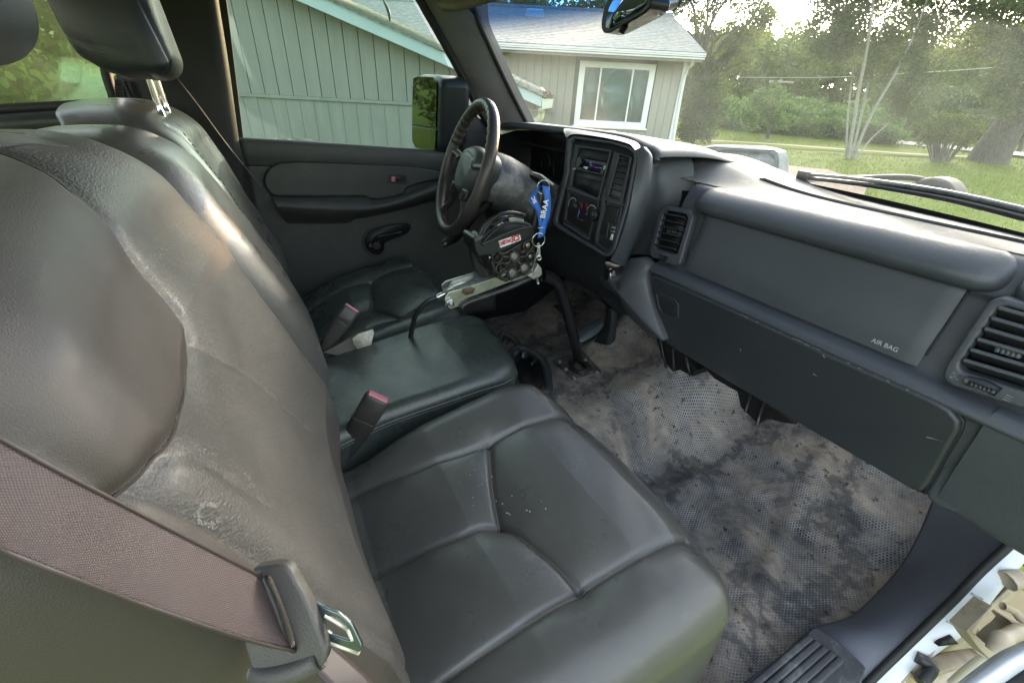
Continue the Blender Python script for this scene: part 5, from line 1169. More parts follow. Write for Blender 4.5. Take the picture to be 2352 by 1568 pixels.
# boxy light housing standing on the bonnet
lh = thing('light_housing', 'boxy clear-fronted light housing with pale top beyond the dash', 'light', P(1695, 370, 'y', 1.75))
L_ = lambda x, y, yy=1.75: P(x, y, 'y', yy)
ho = [(1592, 352), (1610, 340), (1660, 334), (1760, 340), (1785, 348), (1790, 365), (1788, 410), (1760, 425), (1640, 385), (1600, 372)]
plate('rim', [L_(x, y) for x, y in ho], (0, .06, 0), mat('wet_clear_plastic', (.08, .095, .10), (.20, .22, .22), rough=.15, scale=26, dust=(.5, .5, .48), dscale=60, damt=.6, dth=.62), lh, bevel=.012, r=.01, hole=[L_(1692 + (x - 1692) * .90, 375 + (y - 375) * .76) for x, y in ho])
plate('lens', [L_(1692 + (x - 1692) * .93, 375 + (y - 375) * .84, 1.77) for x, y in ho], (0, .01, 0), mat('wet_lens', (.14, .17, .18), (.33, .36, .36), rough=.12, scale=22, dust=(.7, .7, .68), dscale=70, damt=.6, dth=.6), lh, bevel=0, r=.01)
plate('top_shell', [L_(x, y, 1.74) for x, y in [(1600, 340), (1640, 333), (1740, 337), (1775, 344), (1760, 345), (1640, 337)]], (0, .06, .0), whitep, lh, bevel=.004)
plate('inner_bar', [L_(x, y, 1.745) for x, y in [(1600, 357), (1740, 385), (1740, 392), (1610, 368)]], (0, .02, 0), blackp, lh, bevel=.003)
# interior mirror
rm = thing('rearview_mirror', 'black framed interior rearview mirror with small tab below', 'mirror', P(1440, 30, 'y', .62))
RM = lambda x, y, off=0: PP(x, y, (0.1, .62 + off, 1.04), (.30, 1, .05))
mo = [(1380, 65), (1381, 45), (1389, 10), (1398, -5), (1440, -25), (1490, -30), (1497, 0), (1493, 18), (1476, 34), (1400, 76), (1385, 77)]
plate('mirror_body', [RM(x, y) for x, y in mo], (0, .04, 0), blackp, rm, bevel=.004, r=.008)
mi = [(1391, 64), (1392, 44), (1399, 18), (1408, 2), (1440, -15), (1482, -20), (1486, 0), (1482, 12), (1468, 26), (1402, 66)]
plate('mirror_glass', [RM(x, y, -.0015) for x, y in mi], (0, .001, 0), mat('mirror_glass_dark', (.28, .36, .44), rough=.02, metal=1.0), rm, bevel=0, r=.004)
tube('day_night_tab', [RM(1435, 60, .01), RM(1430, 70, -.002), RM(1427, 74, -.004)], .007, blackp, rm, n=6, flat=.5)
tube('mirror_stalk', [RM(1480, 10, .03), P(1520, 8, 'y', .74), P(1545, 2, 'y', .80)], [.008, .008, .018], blackp, rm, n=10)

# ------------------------------------------------------------------ seats
zk = np.array([.15, .237, .317, .40, .472, .532, .60, .645, .70, .739, .796, .83, .87, .95])
yk = np.array([-.02, .024, .044, .053, .042, .019, -.004, -.020, -.038, -.050, -.080, -.095, -.115, -.16])
def back_y(x, z):
    """front surface of the passenger backrest"""
    y = np.interp(z, zk, yk)
    x = np.asarray(x, float)
    b = np.exp(-(np.abs((x - .41) / .205))**4)
    side = .026 * np.clip((x - .60) / .10, 0, 1)**2
    return y - .024 * b * sst(.2, .34, z) * (1 - .6 * sst(.74, .86, z)) - side
yk2 = np.array([-.06, .05, .13, .20, .30, .38, .45, .50, .56]); zc2 = np.array([.245, .267, .305, .335, .358, .371, .374, .366, .345])
def cush_z(x, y):
    z = np.interp(y, yk2, zc2); x = np.asarray(x, float)
    return z - .022 * np.exp(-(np.abs((x - .42) / .15))**3) * (1 - .6 * sst(.25, .42, y))
def S2(pts, f, ax):
    """picture polyline -> 2D seam on the surface f"""
    out = []
    for (x, y) in pts:
        h_ = hit(x, y, f); out.append((h_[0], h_[1] if ax == 'z' else h_[2]))
    return out
fb = lambda x, y, z: float(y - back_y(x, z)); fc = lambda x, y, z: float(z - cush_z(x, y))
Q2 = lambda x, y: (x * .5859, 245 + y * .5859)
bs_top = S2([Q2(*q) for q in [(0, 122), (130, 120), (265, 128)]], fb, 'y')
bs_top = [(.62, bs_top[0][1])] + bs_top
bs_top2 = S2([Q2(*q) for q in [(265, 127), (340, 117), (430, 132)]], fb, 'y')
bs_in = S2([Q2(*q) for q in [(262, 130), (330, 180), (400, 280), (440, 370), (520, 510), (600, 630), (700, 745), (780, 850), (805, 910), (806, 1000), (803, 1120), (790, 1220), (765, 1340), (730, 1440), (650, 1568)]], fb, 'y')
bs_c = S2([Q2(*q) for q in [(805, 910), (900, 990), (1000, 1060), (1100, 1150), (1210, 1250)]], fb, 'y')
bs_d = S2([Q2(*q) for q in [(775, 1345), (850, 1365), (950, 1450), (1060, 1540), (1130, 1640), (1200, 1720)]], fb, 'y')
bs_out = [(.665, .85), (.655, .7), (.64, .5), (.62, .33), (.60, .22)]
cs = [S2(p, fc, 'z') for p in [
    [(752, 1145), (850, 1105), (950, 1065), (1050, 1025), (1125, 990), (1200, 960), (1260, 943), (1318, 938)],
    [(1125, 995), (1128, 1060), (1137, 1130), (1150, 1180)],
    [(768, 1350), (850, 1310), (950, 1262), (1050, 1215), (1150, 1182), (1250, 1250), (1340, 1325)],
    [(985, 1568), (1100, 1490), (1200, 1420), (1340, 1328), (1450, 1270), (1530, 1230), (1588, 1212)]]]
def bucket(name, label, flip, lb, lc, lbol):
    mx = (lambda x: -.06 - x) if flip else (lambda x: x)
    t = thing(name, label, 'seat', (mx(.41), .2, 0))
    ol = [(.115, .30), (.108, .45), (.112, .62), (.118, .76), (.128, .835), (.165, .870), (.25, .880), (.41, .885), (.57, .880), (.65, .86), (.688, .80), (.70, .66), (.70, .45), (.695, .26), (.68, .20), (.41, .185), (.14, .20)]
    if flip: ol = [(.115, .30), (.108, .45), (.112, .60), (.120, .72), (.142, .80), (.19, .852), (.27, .878)] + ol[7:]
    sm = [bs_in, (bs_top, .8), (bs_top2, .5), (bs_c, .45), (bs_d[:4], .35), (bs_out, .5)]
    if flip: sm = [bs_top[:2] + [(.2, .868)], bs_out, [(.205, .88), (.17, .80), (.155, .65), (.148, .50), (.14, .40), (.135, .30)], [(.25, .84), (.25, .6), (.24, .3)], bs_d]
    def place(u, v, w): return np.column_stack([mx(u), w, v])
    BK = pad('backrest', ol, back_y, place, lb, t, r=.075, thick=.085, seams=sm, puff=.010 if not flip else .006, pw=.028, crease=.0035, cw=.006, nth=480, nr=260, wav=.0006).name
    if not flip:
        me = bpy.data.objects[BK].data; me.materials.append(wrinkled); cv = cat1(bs_in, 300); o_ = cv[np.argsort(cv[:, 1])]
        co_ = np.zeros(len(me.vertices) * 3); me.vertices.foreach_get('co', co_); co_ = co_.reshape(-1, 3) + np.array(BASE[BK])
        cz_ = np.array([(.0, bs_c[-1][1] - .02)] + sorted(bs_c)); lv = np.zeros(len(me.loops), dtype=np.int32); me.loops.foreach_get('vertex_index', lv); st = np.zeros(len(me.polygons), dtype=np.int32); me.polygons.foreach_get('loop_start', st)
        pc_ = (co_[lv[st]] + co_[lv[np.minimum(st + 2, len(lv) - 1)]]) / 2; xs_ = np.interp(pc_[:, 2], o_[:, 1], o_[:, 0])
        me.polygons.foreach_set('material_index', (~np.where(pc_[:, 0] > .443, pc_[:, 2] > np.interp(pc_[:, 0], [.443, .483, .536, .59, .633, .70], [.722, .720, .722, .735, .743, .748]), (pc_[:, 0] > xs_) & (pc_[:, 2] > .722)) & (pc_[:, 0] < .655)).astype(np.int32)); me.update()
    oc = [(.135, -.06), (.132, .10), (.134, .25), (.130, .37), (.136, .44), (.160, .478), (.205, .500), (.28, .514), (.40, .522), (.52, .520), (.62, .508), (.685, .492), (.722, .462), (.732, .40), (.730, .20), (.720, .0), (.705, -.07), (.42, -.08)]
    pad('cushion', oc, cush_z, lambda u, v, w: np.column_stack([mx(u), v, w]), lc, t, r=.075, thick=.20, seams=cs, puff=.019, pw=.036, crease=.005, cw=.005, nth=420, nr=230, wav=.001, centre=(.42, .22))
    # hem cord round the front of the cushion
    q = [(x, y, float(cush_z(x, y)) - .085) for x, y in [(.728, .10), (.729, .30), (.724, .42), (.700, .475), (.655, .502), (.55, .515), (.40, .517)]]
    tube('hem_cord', [(mx(a), b, c) for a, b, c in q], .0035, lc, t, seg=8, n=80)
    box('seat_base', (mx(.42), .20, .10), (.50, .46, .16), blackp, t, bevel=.02)
    return t, mx
pt, _ = bucket('passenger_seat', 'large dark leather passenger seat nearest the camera', False, leather_warm, leather, None)
from mathutils.bvhtree import BVHTree
def surf(o, pts2, direction, mk, lift=.0):
    me = o.data; b = BASE[o.name]; vs = [v.co + b for v in me.vertices]; bv = BVHTree.FromPolygons(vs, [tuple(p.vertices) for p in me.polygons]); out = []
    for p in pts2:
        st_ = Vector(tuple(mk(p))) - Vector(direction) * .5; h_ = bv.ray_cast(st_, Vector(direction))
        if h_[0] is not None: out.append(np.array(h_[0]) - np.array(direction) * lift)
    o_ = np.array(out)
    for _ in range(3): o_[1:-1] = (o_[:-2] + o_[1:-1] * 2 + o_[2:]) / 4
    return list(o_)
seamc = mat('seam_thread_tan', (.17, .15, .115), rough=.7); seamd = mat('seam_dark', (.028, .025, .023), rough=.8)
bo = [c for c in pt.children if c.name.startswith('backrest')][0]; co2 = [c for c in pt.children if c.name.startswith('cushion')][0]
for sm_ in cs:
    tube('seam_line', surf(co2, cat1(sm_, 90), (0, 0, -1), lambda p: (p[0], p[1], .35)), .0011, seamc, pt, seg=5)
for sm_ in (bs_in, bs_top):
    tube('seam_line', surf(bo, cat1(sm_, 120), (0, -1, 0), lambda p: (p[0], 0, p[1])), .0012, seamd, pt, seg=5)
# crumbs on the cushion, a ring-shaped dried stain on the backrest
crumb = mat('crumbs', (.40, .38, .34), (.60, .58, .54), rough=.8, scale=80)
ms = []
for q in surf(co2, [(random.uniform(.18, .68), random.uniform(.03, .45)) for _ in range(34)], (0, 0, -1), lambda p: (p[0], p[1], .40)):
    r_c = random.uniform(.0005, .0013); ms.append(boxmesh(q + np.array([0, 0, r_c * .5]), (r_c * 2, r_c, r_c), [(1, random.random(), 0), (-random.random(), 1, 0), (0, 0, 1)]))
tag(join('crumbs', ms, crumb, pt, smooth=False), kind='stuff')
bvb = BVHTree.FromPolygons([v.co + BASE[bo.name] for v in bo.data.vertices], [tuple(p.vertices) for p in bo.data.polygons]); ms = []
def onback(x, y):
    h_ = bvb.ray_cast(Vector(EYE), Vector(ray(x, y)).normalized()); return None if h_[0] is None else (np.array(h_[0]), np.array(h_[1]))
for i in range(150):
    a_ = random.uniform(.3, 5.6); rr = random.gauss(23, 3.4); q = onback(478 + rr * math.cos(a_) * 1.1, 1182 + rr * math.sin(a_))
    if q is None: continue
    n_ = q[1] if q[1].dot(EYE - q[0]) > 0 else -q[1]; t_ = np.cross(n_, (0, 0, 1.0)); w_ = random.uniform(.0004, .0011)
    ms.append(boxmesh(q[0] + n_ * .0001, (w_ * 1.6, w_, .0003), [t_, np.cross(n_, t_), n_]))
for (x, y, x2, y2, k) in [(560, 1085, 585, 1118, 40), (395, 940, 410, 985, 14), (452, 1030, 500, 1045, 24)]:
    for i in range(k):
        t2 = random.random(); q = onback(x + (x2 - x) * t2 + random.gauss(0, 3), y + (y2 - y) * t2 + random.gauss(0, 3))
        if q is None: continue
        n_ = q[1] if q[1].dot(EYE - q[0]) > 0 else -q[1]; t_ = np.cross(n_, (0, 0, 1.0)); w_ = random.uniform(.0003, .0008)
        ms.append(boxmesh(q[0] + n_ * .0001, (w_ * 2, w_, .0003), [t_, np.cross(n_, t_), n_]))
tag(join('dried_stain', ms, mat('dried_stain', (.16, .15, .14), (.24, .225, .21), rough=.8, scale=90), pt, smooth=False), kind='stuff')
# stitches along the top seams of the passenger backrest
def stitches(name, pts2, f, place, m, par, step=.006, off=.0, ln=.0035, r=.0008, dv=(0, 0)):
    c = cat1(pts2, 400); d = np.concatenate([[0], np.cumsum(np.linalg.norm(np.diff(c, axis=0), axis=1))]); ms = []
    for s in np.arange(0, d[-1] - ln, step):
        a = np.array([np.interp(s, d, c[:, 0]), np.interp(s, d, c[:, 1])]) + dv; b = np.array([np.interp(s + ln, d, c[:, 0]), np.interp(s + ln, d, c[:, 1])]) + dv
        A = place(a); B = place(b); ms.append(tubemesh('s', [A, B], r, 5, 2))
    return tag(join(name, ms, m, par), kind='stuff')
thread = mat('dark_thread', (.20, .19, .18), rough=.6)
def stitch2(dv, nm='stitching'):
    c = surf(bo, cat1(bs_top[1:] + bs_top2[1:], 160) + np.array(dv), (0, -1, 0), lambda p: (p[0], 0, p[1]), .0006); ms = [tubemesh('s', [c[i], c[i + 1]], .0008, 5, 2) for i in range(0, len(c) - 1, 2)]
    tag(join(nm, ms, thread, pt), kind='stuff')
thread = mat('dark_thread', (.20, .19, .18), rough=.6)
stitch2((0, .006)); stitch2((0, -.006))
dt, dmx = bucket('driver_seat', 'green-grey leather driver seat with tall headrest by the far door', True, leather, leather_g, None)
stitches('stitching', [(.165, .84), (.157, .72), (.15, .60), (.146, .50), (.14, .40), (.136, .32)], None, lambda p: np.array([dmx(p[0]), float(back_y(p[0], p[1])) - .001, p[1]]), thread, dt, step=.010, ln=.006, r=.0012, dv=(-.010, 0))
# headrests
def headrest(par, cx, cy, cz, m, w=.145, hh=.095, th=.13):
    ol = [(-w, -hh * .5), (-w * .97, hh * .3), (-w * .8, hh * 1.2), (0, hh * 1.35), (w * .8, hh * 1.2), (w * .97, hh * .3), (w, -hh * .5), (w * .85, -hh * .95), (0, -hh * 1.05), (-w * .85, -hh * .95)]
    o = pad('headrest', ol, lambda u, v: .02 - .9 * u * u - .12 * v, lambda u, v, w_: np.column_stack([cx + u, cy + w_, cz + v]), m, par, r=.045, thick=th, seams=[[(-w * .8, hh * 1.1), (-w * .84, 0), (-w * .74, -hh * .9)], [(w * .8, hh * 1.1), (w * .84, 0), (w * .74, -hh * .9)]], puff=.002, crease=.003, nth=360, nr=150, inset=.25, wav=0)
    BASE[o.name] = BASE[par.name]
    for s in ((-.055, .055) if par is dt else ()):
        tube('post', [(cx + s, cy - .03, cz - hh - .09), (cx + s, cy - .035, cz - hh * .6)], .0065, chrome, o, seg=12, n=4)
    return o
headrest(dt, -.435, -.115, 1.022, w=.125, th=.10, m=mat('black_leather', (.022, .026, .030), (.034, .039, .043), rough=.38, scale=8, bump=.3, bscale=420))
headrest(pt, .415, -.145, 1.03, leather_warm)
# centre seat
ct = thing('centre_seat', 'narrow centre jump seat between the passenger and driver seats', 'seat', (-.03, .2, 0))
cbz = np.array([.15, .30, .40, .427, .494, .60, .691, .775, .824, .87, .95]); cby = np.array([.0, .035, .05, .05, .042, .009, -.028, -.069, -.090, -.115, -.15])
pad('backrest', [(-.172, .25), (-.172, .5), (-.17, .72), (-.16, .80), (-.12, .852), (-.03, .864), (.06, .852), (.10, .80), (.112, .72), (.112, .5), (.112, .25), (-.03, .2)],
    lambda u, v: np.interp(v, cbz, cby) + .004, lambda u, v, w: np.column_stack([u, w, v]), leather, ct, r=.07, thick=.085, seams=[], puff=0, nth=260, nr=120, wav=.0006)
ccz = lambda u, v: np.interp(v, [-.06, .05, .20, .35, .46, .52], [.325, .335, .352, .365, .366, .36]) 
co = [(-.178, -.05), (-.180, .1), (-.20, .25), (-.212, .38), (-.215, .455), (-.198, .492), (-.16, .505), (-.06, .498), (.04, .482), (.092, .465), (.118, .43), (.124, .36), (.122, .15), (.12, -.05)]
pad('cushion', co, ccz, lambda u, v, w: np.column_stack([u, v, w]), leather_g, ct, r=.028, thick=.10, seams=[], puff=0, nth=300, nr=140, wav=.0008, inset=.0)
oc_ = cat1(co, 120, True); c_ = oc_.mean(0); oc_ = c_ + (oc_ - c_) * 1.0
tube('hem_cord', [(p[0], p[1], float(ccz(p[0], p[1])) - .030) for p in oc_], .0032, leather_g, ct, seg=8, closed=True)
tube('hem_cord', [(p[0], p[1], float(ccz(p[0], p[1])) - .036) for p in (c_ + (oc_ - c_) * 1.01)], .0016, leather_g, ct, seg=6, closed=True)
box('seat_base', (-.03, .22, .20), (.24, .36, .14), blackp, ct, bevel=.02)
plate('rail', [(-.22, -.05, .20), (-.22, .50, .20), (-.22, .50, .30), (-.22, -.05, .27)], (-.015, 0, 0), mat('brown_black_steel', (.03, .025, .022), (.05, .042, .038), rough=.5, scale=12), ct, bevel=.004)
# cup holder in front of the centre seat
cup = thing('cup_holder', 'black two-ring plastic cup holder in front of centre seat', 'cup holder', P(1215, 800, 'z', .22))
def ringp(cx, cy, rx, ry, z, n=40): return [P(cx + rx * math.cos(t), cy + ry * math.sin(t), 'z', z) for t in np.linspace(0, 2 * math.pi, n, endpoint=False)]
tube('large_ring', [P(x, y, 'z', .235) for x, y in [(1190, 800), (1215, 806), (1240, 822), (1255, 845), (1258, 870), (1255, 900), (1200, 900), (1175, 860), (1172, 815)]], .013, dashdark, cup, seg=10, n=60, closed=True)
tube('small_ring', [P(x, y, 'z', .235) for x, y in [(1150, 770), (1168, 772), (1185, 785), (1192, 800), (1180, 812), (1155, 812), (1140, 790)]], .010, dashdark, cup, seg=10, n=50, closed=True)
plate('well_floor', ringp(1212, 855, 45, 50, .17), (0, 0, -.005), cave, cup, bevel=0)
for k, (rr, zz) in enumerate([(.92, .215), (.85, .20), (.78, .185)]): tube('well_step', ringp(1212, 852, 42 * rr, 46 * rr, zz), .003, dashdark, cup, seg=6, closed=True)
for (x, y, x2, y2) in [(1205, 806, 1203, 822), (1232, 822, 1222, 834), (1164, 776, 1160, 790)]: tube('grip_tab', [P(x, y, 'z', .24), P(x2, y2, 'z', .22)], .011, dashdark, cup, seg=8, n=4, flat=.4)

# ------------------------------------------------------------------ buckles
def buckle(name, label, base, top, wdt, xx, red, par_extra=None, s=0.0):
    bw_ = np.array(P(*base, 'x', xx)); tp_ = np.array(P(*top, 'x', xx + s)); ax = tp_ - bw_; L = np.linalg.norm(ax); ax /= L
    nx = np.array([1.0, -.25, 0.25]); nx -= ax * ax.dot(nx); nx /= np.linalg.norm(nx); wd = np.cross(ax, nx)
    t = thing(name, label, 'buckle', bw_, group='seat belt buckles')
    def ring(q, w, d, ch=.3):
        c = bw_ + ax * L * q; o = []
        for a, b in ((-1, -1 + ch), (-1 + ch, -1), (1 - ch, -1), (1, -1 + ch), (1, 1 - ch), (1 - ch, 1), (-1 + ch, 1), (-1, 1 - ch)): o.append(c + wd * w / 2 * a + nx * d / 2 * b)
        return o
    def body(nm, qs, m):
        G = np.array([[bw_ + ax * L * qs[0][0]] * 8] + [ring(*q) for q in qs] + [[bw_ + ax * L * qs[-1][0]] * 8])
        o = link(nm, npmesh(nm, G.reshape(-1, 3), gridfaces(len(G), 8, cv=True)), m, t, smooth=False); md = o.modifiers.new('b', 'BEVEL'); md.width = .0012; md.segments = 2; return o
    body('sleeve', [(0, wdt * .30, .012), (.3, wdt * .75, .018), (.66, wdt * 1.0, .024), (.70, wdt * 1.02, .025)], mat('buckle_rubber', (.020, .019, .018), (.034, .032, .030), rough=.5, scale=25, dust=(.12, .11, .10), dscale=40, damt=.5, dth=.6))
    h = body('housing', [(.68, wdt * .93, .022), (.80, wdt * .98, .026), (.97, wdt * .98, .027), (1.0, wdt * .93, .024)], mat('buckle_shell', (.035, .032, .030), (.055, .050, .047), rough=.38, scale=30, dust=(.25, .23, .22), dscale=60, damt=.4, dth=.62))
    BASE[h.name] = BASE[t.name]
    box('release_button', bw_ + ax * (L * 1.0 + .001), (wdt * .82, .020, .006), redb, t, bevel=.002, axes=[wd, nx, ax])
    return t
buckle('buckle', 'front black belt buckle with red button beside the passenger cushion', (768, 1078), (868, 912), .050, .125, redb)
buckle('buckle', 'half-hidden small buckle with red button tucked behind the front buckle', (800, 1060), (893, 952), .038, .118, redb, s=-.03)
b3 = buckle('buckle', 'upright black buckle with pink button between driver and centre seats', (737, 808), (808, 708), .044, -.175, redb, s=-.02)
# pouch with paper tag lying beside it
tgm = mat('paper_tag', (.62, .60, .50), (.70, .68, .58), rough=.7, scale=18, dust=(.30, .28, .22), dscale=55, damt=.7, dth=.50)
pch = thing('belt_tag', 'folded grey webbing end with a cream paper tag by the centre buckle', 'tag', P(800, 800, 'x', -.16))
plate('webbing_fold', [P(x, y, 'x', -.165) for x, y in [(742, 810), (822, 768), (858, 755), (860, 768), (845, 800), (802, 820), (770, 816)]], (-.012, 0, -.002), mat('grey_webbing', (.10, .095, .085), (.15, .14, .125), rough=.7, scale=20, bump=.4, bscale=900), pch, bevel=.002)
tg = plate('paper_tag', [P(x, y, 'x', -.160) for x, y in [(809, 778), (823, 767), (856, 757), (859, 765), (852, 795), (825, 806), (812, 790)]], (-.0015, 0, 0), tgm, pch, bevel=0)
pm = mat('tag_print', (.16, .13, .08), rough=.7)
BASE[tg.name] = BASE[pch.name]
for r_i in range(5):
    x0_ = 818 - r_i * .6; y0_ = 776 + r_i * 5.2
    for k in range(6):
        if (r_i * 7 + k * 3) % 5 == 0: continue
        a_ = P(x0_ + k * 5.6, y0_ - k * 1.5, 'x', -.1590); b_2 = P(x0_ + k * 5.6 + 3.2, y0_ - k * 1.5 - .9, 'x', -.1590)
        tube('print_mark', [a_, b_2], .0007, pm, tg, seg=4, n=2)

# ------------------------------------------------------------------ passenger belt
bt = thing('seat_belt', 'mauve-brown woven seat belt crossing the passenger seat to its latch', 'seat belt', PS(300, 1200, .2))
be = [((-120, 950), (-120, 1200), .150), ((0, 1008), (0, 1262), .165), ((150, 1090), (160, 1325), .180), ((300, 1168), (320, 1385), .200), ((450, 1245), (480, 1440), .222), ((560, 1302), (590, 1474), .242), ((606, 1328), (668, 1492), .256), ((614, 1332), (676, 1497), .262)]
A_ = cat1([PS(*a, s + .012) for a, b, s in be], 60); B_ = cat1([PS(*b, s) for a, b, s in be], 60)
nv = 16; G = np.array([A_ * (1 - q) + B_ * q + CM[:, 2] * (-.004 * math.sin(q * math.pi)) for q in np.linspace(0, 1, nv)])
me = npmesh('webbing', G.reshape(-1, 3), gridfaces(nv, 60)); uvl = me.uv_layers.new(name='UV')
dl = np.concatenate([[0], np.cumsum(np.linalg.norm(np.diff(A_, axis=0), axis=1))])
uvv = np.array([[(dl[j] * 25.0, q * 1.2) for j in range(60)] for q in np.linspace(0, 1, nv)]).reshape(-1, 2)
li = np.zeros(len(me.loops), dtype=np.int32); me.loops.foreach_get('vertex_index', li); uvl.data.foreach_set('uv', uvv[li].ravel().astype(np.float32))
o = link('webbing', me, beltm, bt); so_ = o.modifiers.new('s', 'SOLIDIFY'); so_.thickness = .0014
for ed in (A_, B_): tube('selvedge', ed, .0011, beltm, bt, seg=6)
# lower run of the belt behind the latch
lw0 = [PS(x, y, s) for x, y, s in [(700, 1520, .29), (760, 1580, .29), (800, 1640, .29)]]; lw1 = [PS(x, y, s) for x, y, s in [(760, 1478, .31), (840, 1550, .31), (880, 1600, .31)]]
lo_ = loft('webbing', [lw0, lw1], 6, 20, beltm, bt, thick=.0015)
Z7 = lambda x, y: (x * .4140, 918.7 + y * .4140)
lp = thing('latch_plate', 'grey plastic belt latch with steel tongue resting on the seat', 'latch plate', PS(655, 1430, .27))
LN = CM[:, 2]
def LQ(x, y, off=0.0):
    p0 = PS(*Z7(1560, 1250), .262); n = LN + CM[:, 0] * .25; return PP(*Z7(x, y), p0 + LN * off, n)
lo1 = [(1385, 935), (1540, 912), (1600, 930), (1640, 1010), (1700, 1110), (1800, 1370), (1812, 1440), (1780, 1490), (1560, 1600), (1440, 1590), (1400, 1520), (1345, 1340), (1360, 1100)]
lh1 = [(1455, 985), (1478, 975), (1500, 990), (1530, 1060), (1560, 1130), (1615, 1290), (1632, 1370), (1622, 1395), (1598, 1390), (1590, 1360), (1560, 1250), (1520, 1130), (1480, 1040)]
plate('body', [LQ(x, y) for x, y in lo1], LN * .010, mat('warm_grey_plastic', (.060, .056, .052), (.080, .075, .070), rough=.42, scale=16, bump=.3, bscale=900), lp, bevel=.0035, r=.006, hole=[LQ(x, y) for x, y in lh1], seg=4)
tube('lower_lip', [LQ(1420, 1500, .004), LQ(1500, 1530, .001), LQ(1640, 1500, .001), LQ(1780, 1430, .004)], .006, MATS['warm_grey_plastic'], lp, seg=10, n=20)
tong = [(1690, 1090), (1800, 1150), (1880, 1180), (1950, 1240), (2012, 1370), (1990, 1405), (1785, 1330), (1740, 1230)]
plate('tongue', [LQ(x, y, .008) for x, y in tong], LN * .003, mat('blued_steel', (.10, .13, .14), (.18, .21, .22), rough=.25, metal=.9, scale=30), lp, bevel=.0008, r=.003,
      hole=[LQ(x, y, .008) for x, y in [(1805, 1205), (1850, 1200), (1900, 1225), (1935, 1265), (1955, 1320), (1940, 1335), (1830, 1298), (1800, 1262)]])
for pts in [[(1808, 1190), (1930, 1262)], [(1785, 1322), (1992, 1398)], [(1930, 1262), (1962, 1330)]]:
    tube('bright_edge', [LQ(x, y, .009) for x, y in pts], .0016, mat('bright_zinc', (.75, .74, .58), rough=.4, metal=.6), lp, seg=6, n=4)

# ------------------------------------------------------------------ spreader control on its pedestal
CX_ = -.085
K3 = lambda x, y: (1041.2 + .13672 * x, 459.4 + .13672 * y)
C_ = lambda x, y, xx=CX_: P(*K3(x, y), 'x', xx)
ctl = thing('spreader_control', 'black cast lever control box with white and red label on an arm', 'control box', P(1180, 580, 'x', CX_))
pl_ = [(570, 930), (650, 905), (880, 870), (1180, 690), (1330, 640), (1385, 760), (1385, 1000), (1395, 1150), (1330, 1220), (1290, 1235), (960, 1360), (880, 1350), (700, 1255), (660, 1190), (620, 1080), (580, 1010)]
plate('casting', [C_(x, y, CX_ - .008) for x, y in pl_], (-.055, 0, 0), castm, ctl, bevel=.005)
def Cr(x, y, r, th, m, nm, off=0.0, seg=20): return disc(nm, C_(x, y, CX_ + off), (1, 0, 0), r, th, m, ctl, seg=seg, bevel=.001)
for (x, y) in [(735, 960), (800, 1150), (1025, 960), (1300, 950), (1260, 765), (990, 1230), (1200, 1140), (860, 1240)]:
    tube('boss', [C_(x, y, CX_) + np.array([0, .0145 * math.cos(t), .0145 * math.sin(t)]) for t in np.linspace(0, 6.283, 20, endpoint=False)], .0035, castm, ctl, seg=6, closed=True)
webs = [((800, 940), (960, 960)), ((1090, 960), (1240, 930)), ((860, 1080), (990, 1000)), ((1080, 1030), (1170, 1100)), ((1010, 850), (1020, 900)), ((860, 1180), (940, 1220)), ((1130, 1160), (1050, 1210)), ((760, 900), (900, 880)), ((1140, 880), (1220, 830)), ((640, 1010), (700, 1190)), ((720, 1260), (900, 1345)), ((1350, 850), (1370, 1050))]
for a, b in webs: tube('rib', [C_(*a, CX_ - .004), C_((a[0] + b[0]) / 2, (a[1] + b[1]) / 2 + 8, CX_ - .001), C_(*b, CX_ - .004)], .005, castm, ctl, seg=8, n=8)
for (x, y, r) in [(1028, 945, .0085), (992, 1222, .0085), (1196, 1137, .0085)]:
    Cr(x, y, r, .008, steel, 'bolt', .006)
    for k in range(12):
        t = k * math.pi / 6; box('lock_tooth', C_(x, y, CX_ + .001) + np.array([0, math.cos(t) * r * 1.25, math.sin(t) * r * 1.25]), (.0015, .0042, .0016), chrome, ctl, bevel=0, axes=[(1, 0, 0), (0, math.cos(t), math.sin(t)), (0, -math.sin(t), math.cos(t))])
for (x, y, r) in [(1262, 765, .0075), (1304, 955, .0065), (615, 972, .003)]: Cr(x, y, r, .006, chrome, 'bolt', .005, seg=10); Cr(x, y, r * .45, .006, steel, 'bolt', .006, seg=6)
Cr(845, 1240, .007, .004, steel, 'worn_pad', -.001); Cr(1300, 1065, .006, .004, steel, 'worn_pad', -.001)
for (x, y) in [(735, 965), (800, 1150)]: Cr(x, y, .006, .006, cave, 'hole', .001)
cov = [(365, 835), (330, 640), (420, 600), (480, 740), (700, 640), (900, 530), (1100, 460), (1300, 430), (1390, 440), (1390, 540), (1320, 640), (1170, 700), (900, 850), (640, 930), (440, 960), (400, 900)]
plate('shroud', [C_(x, y, CX_ + .004) for x, y in cov], (-.07, 0, 0), mat('shroud_plastic', (.016, .019, .019), (.024, .028, .028), rough=.4, scale=14), ctl, bevel=.006)
tube('shroud_bead', [C_(x, y, CX_ + .005) for x, y in [(480, 750), (700, 650), (900, 560), (1100, 490), (1320, 445)]], .004, MATS['shroud_plastic'], ctl, seg=8, n=24)
tube('shroud_bead', [C_(x, y, CX_ + .003) for x, y in [(490, 730), (600, 600), (720, 500), (860, 420), (1000, 388), (1150, 392), (1280, 430)]], .0035, gloss, ctl, seg=8, n=30)
arc_o = [(430, 590), (520, 440), (640, 330), (780, 250), (920, 222), (1060, 228), (1200, 262)]
arc_i = [(500, 680), (590, 560), (700, 470), (820, 405), (940, 375), (1060, 370), (1200, 400)]
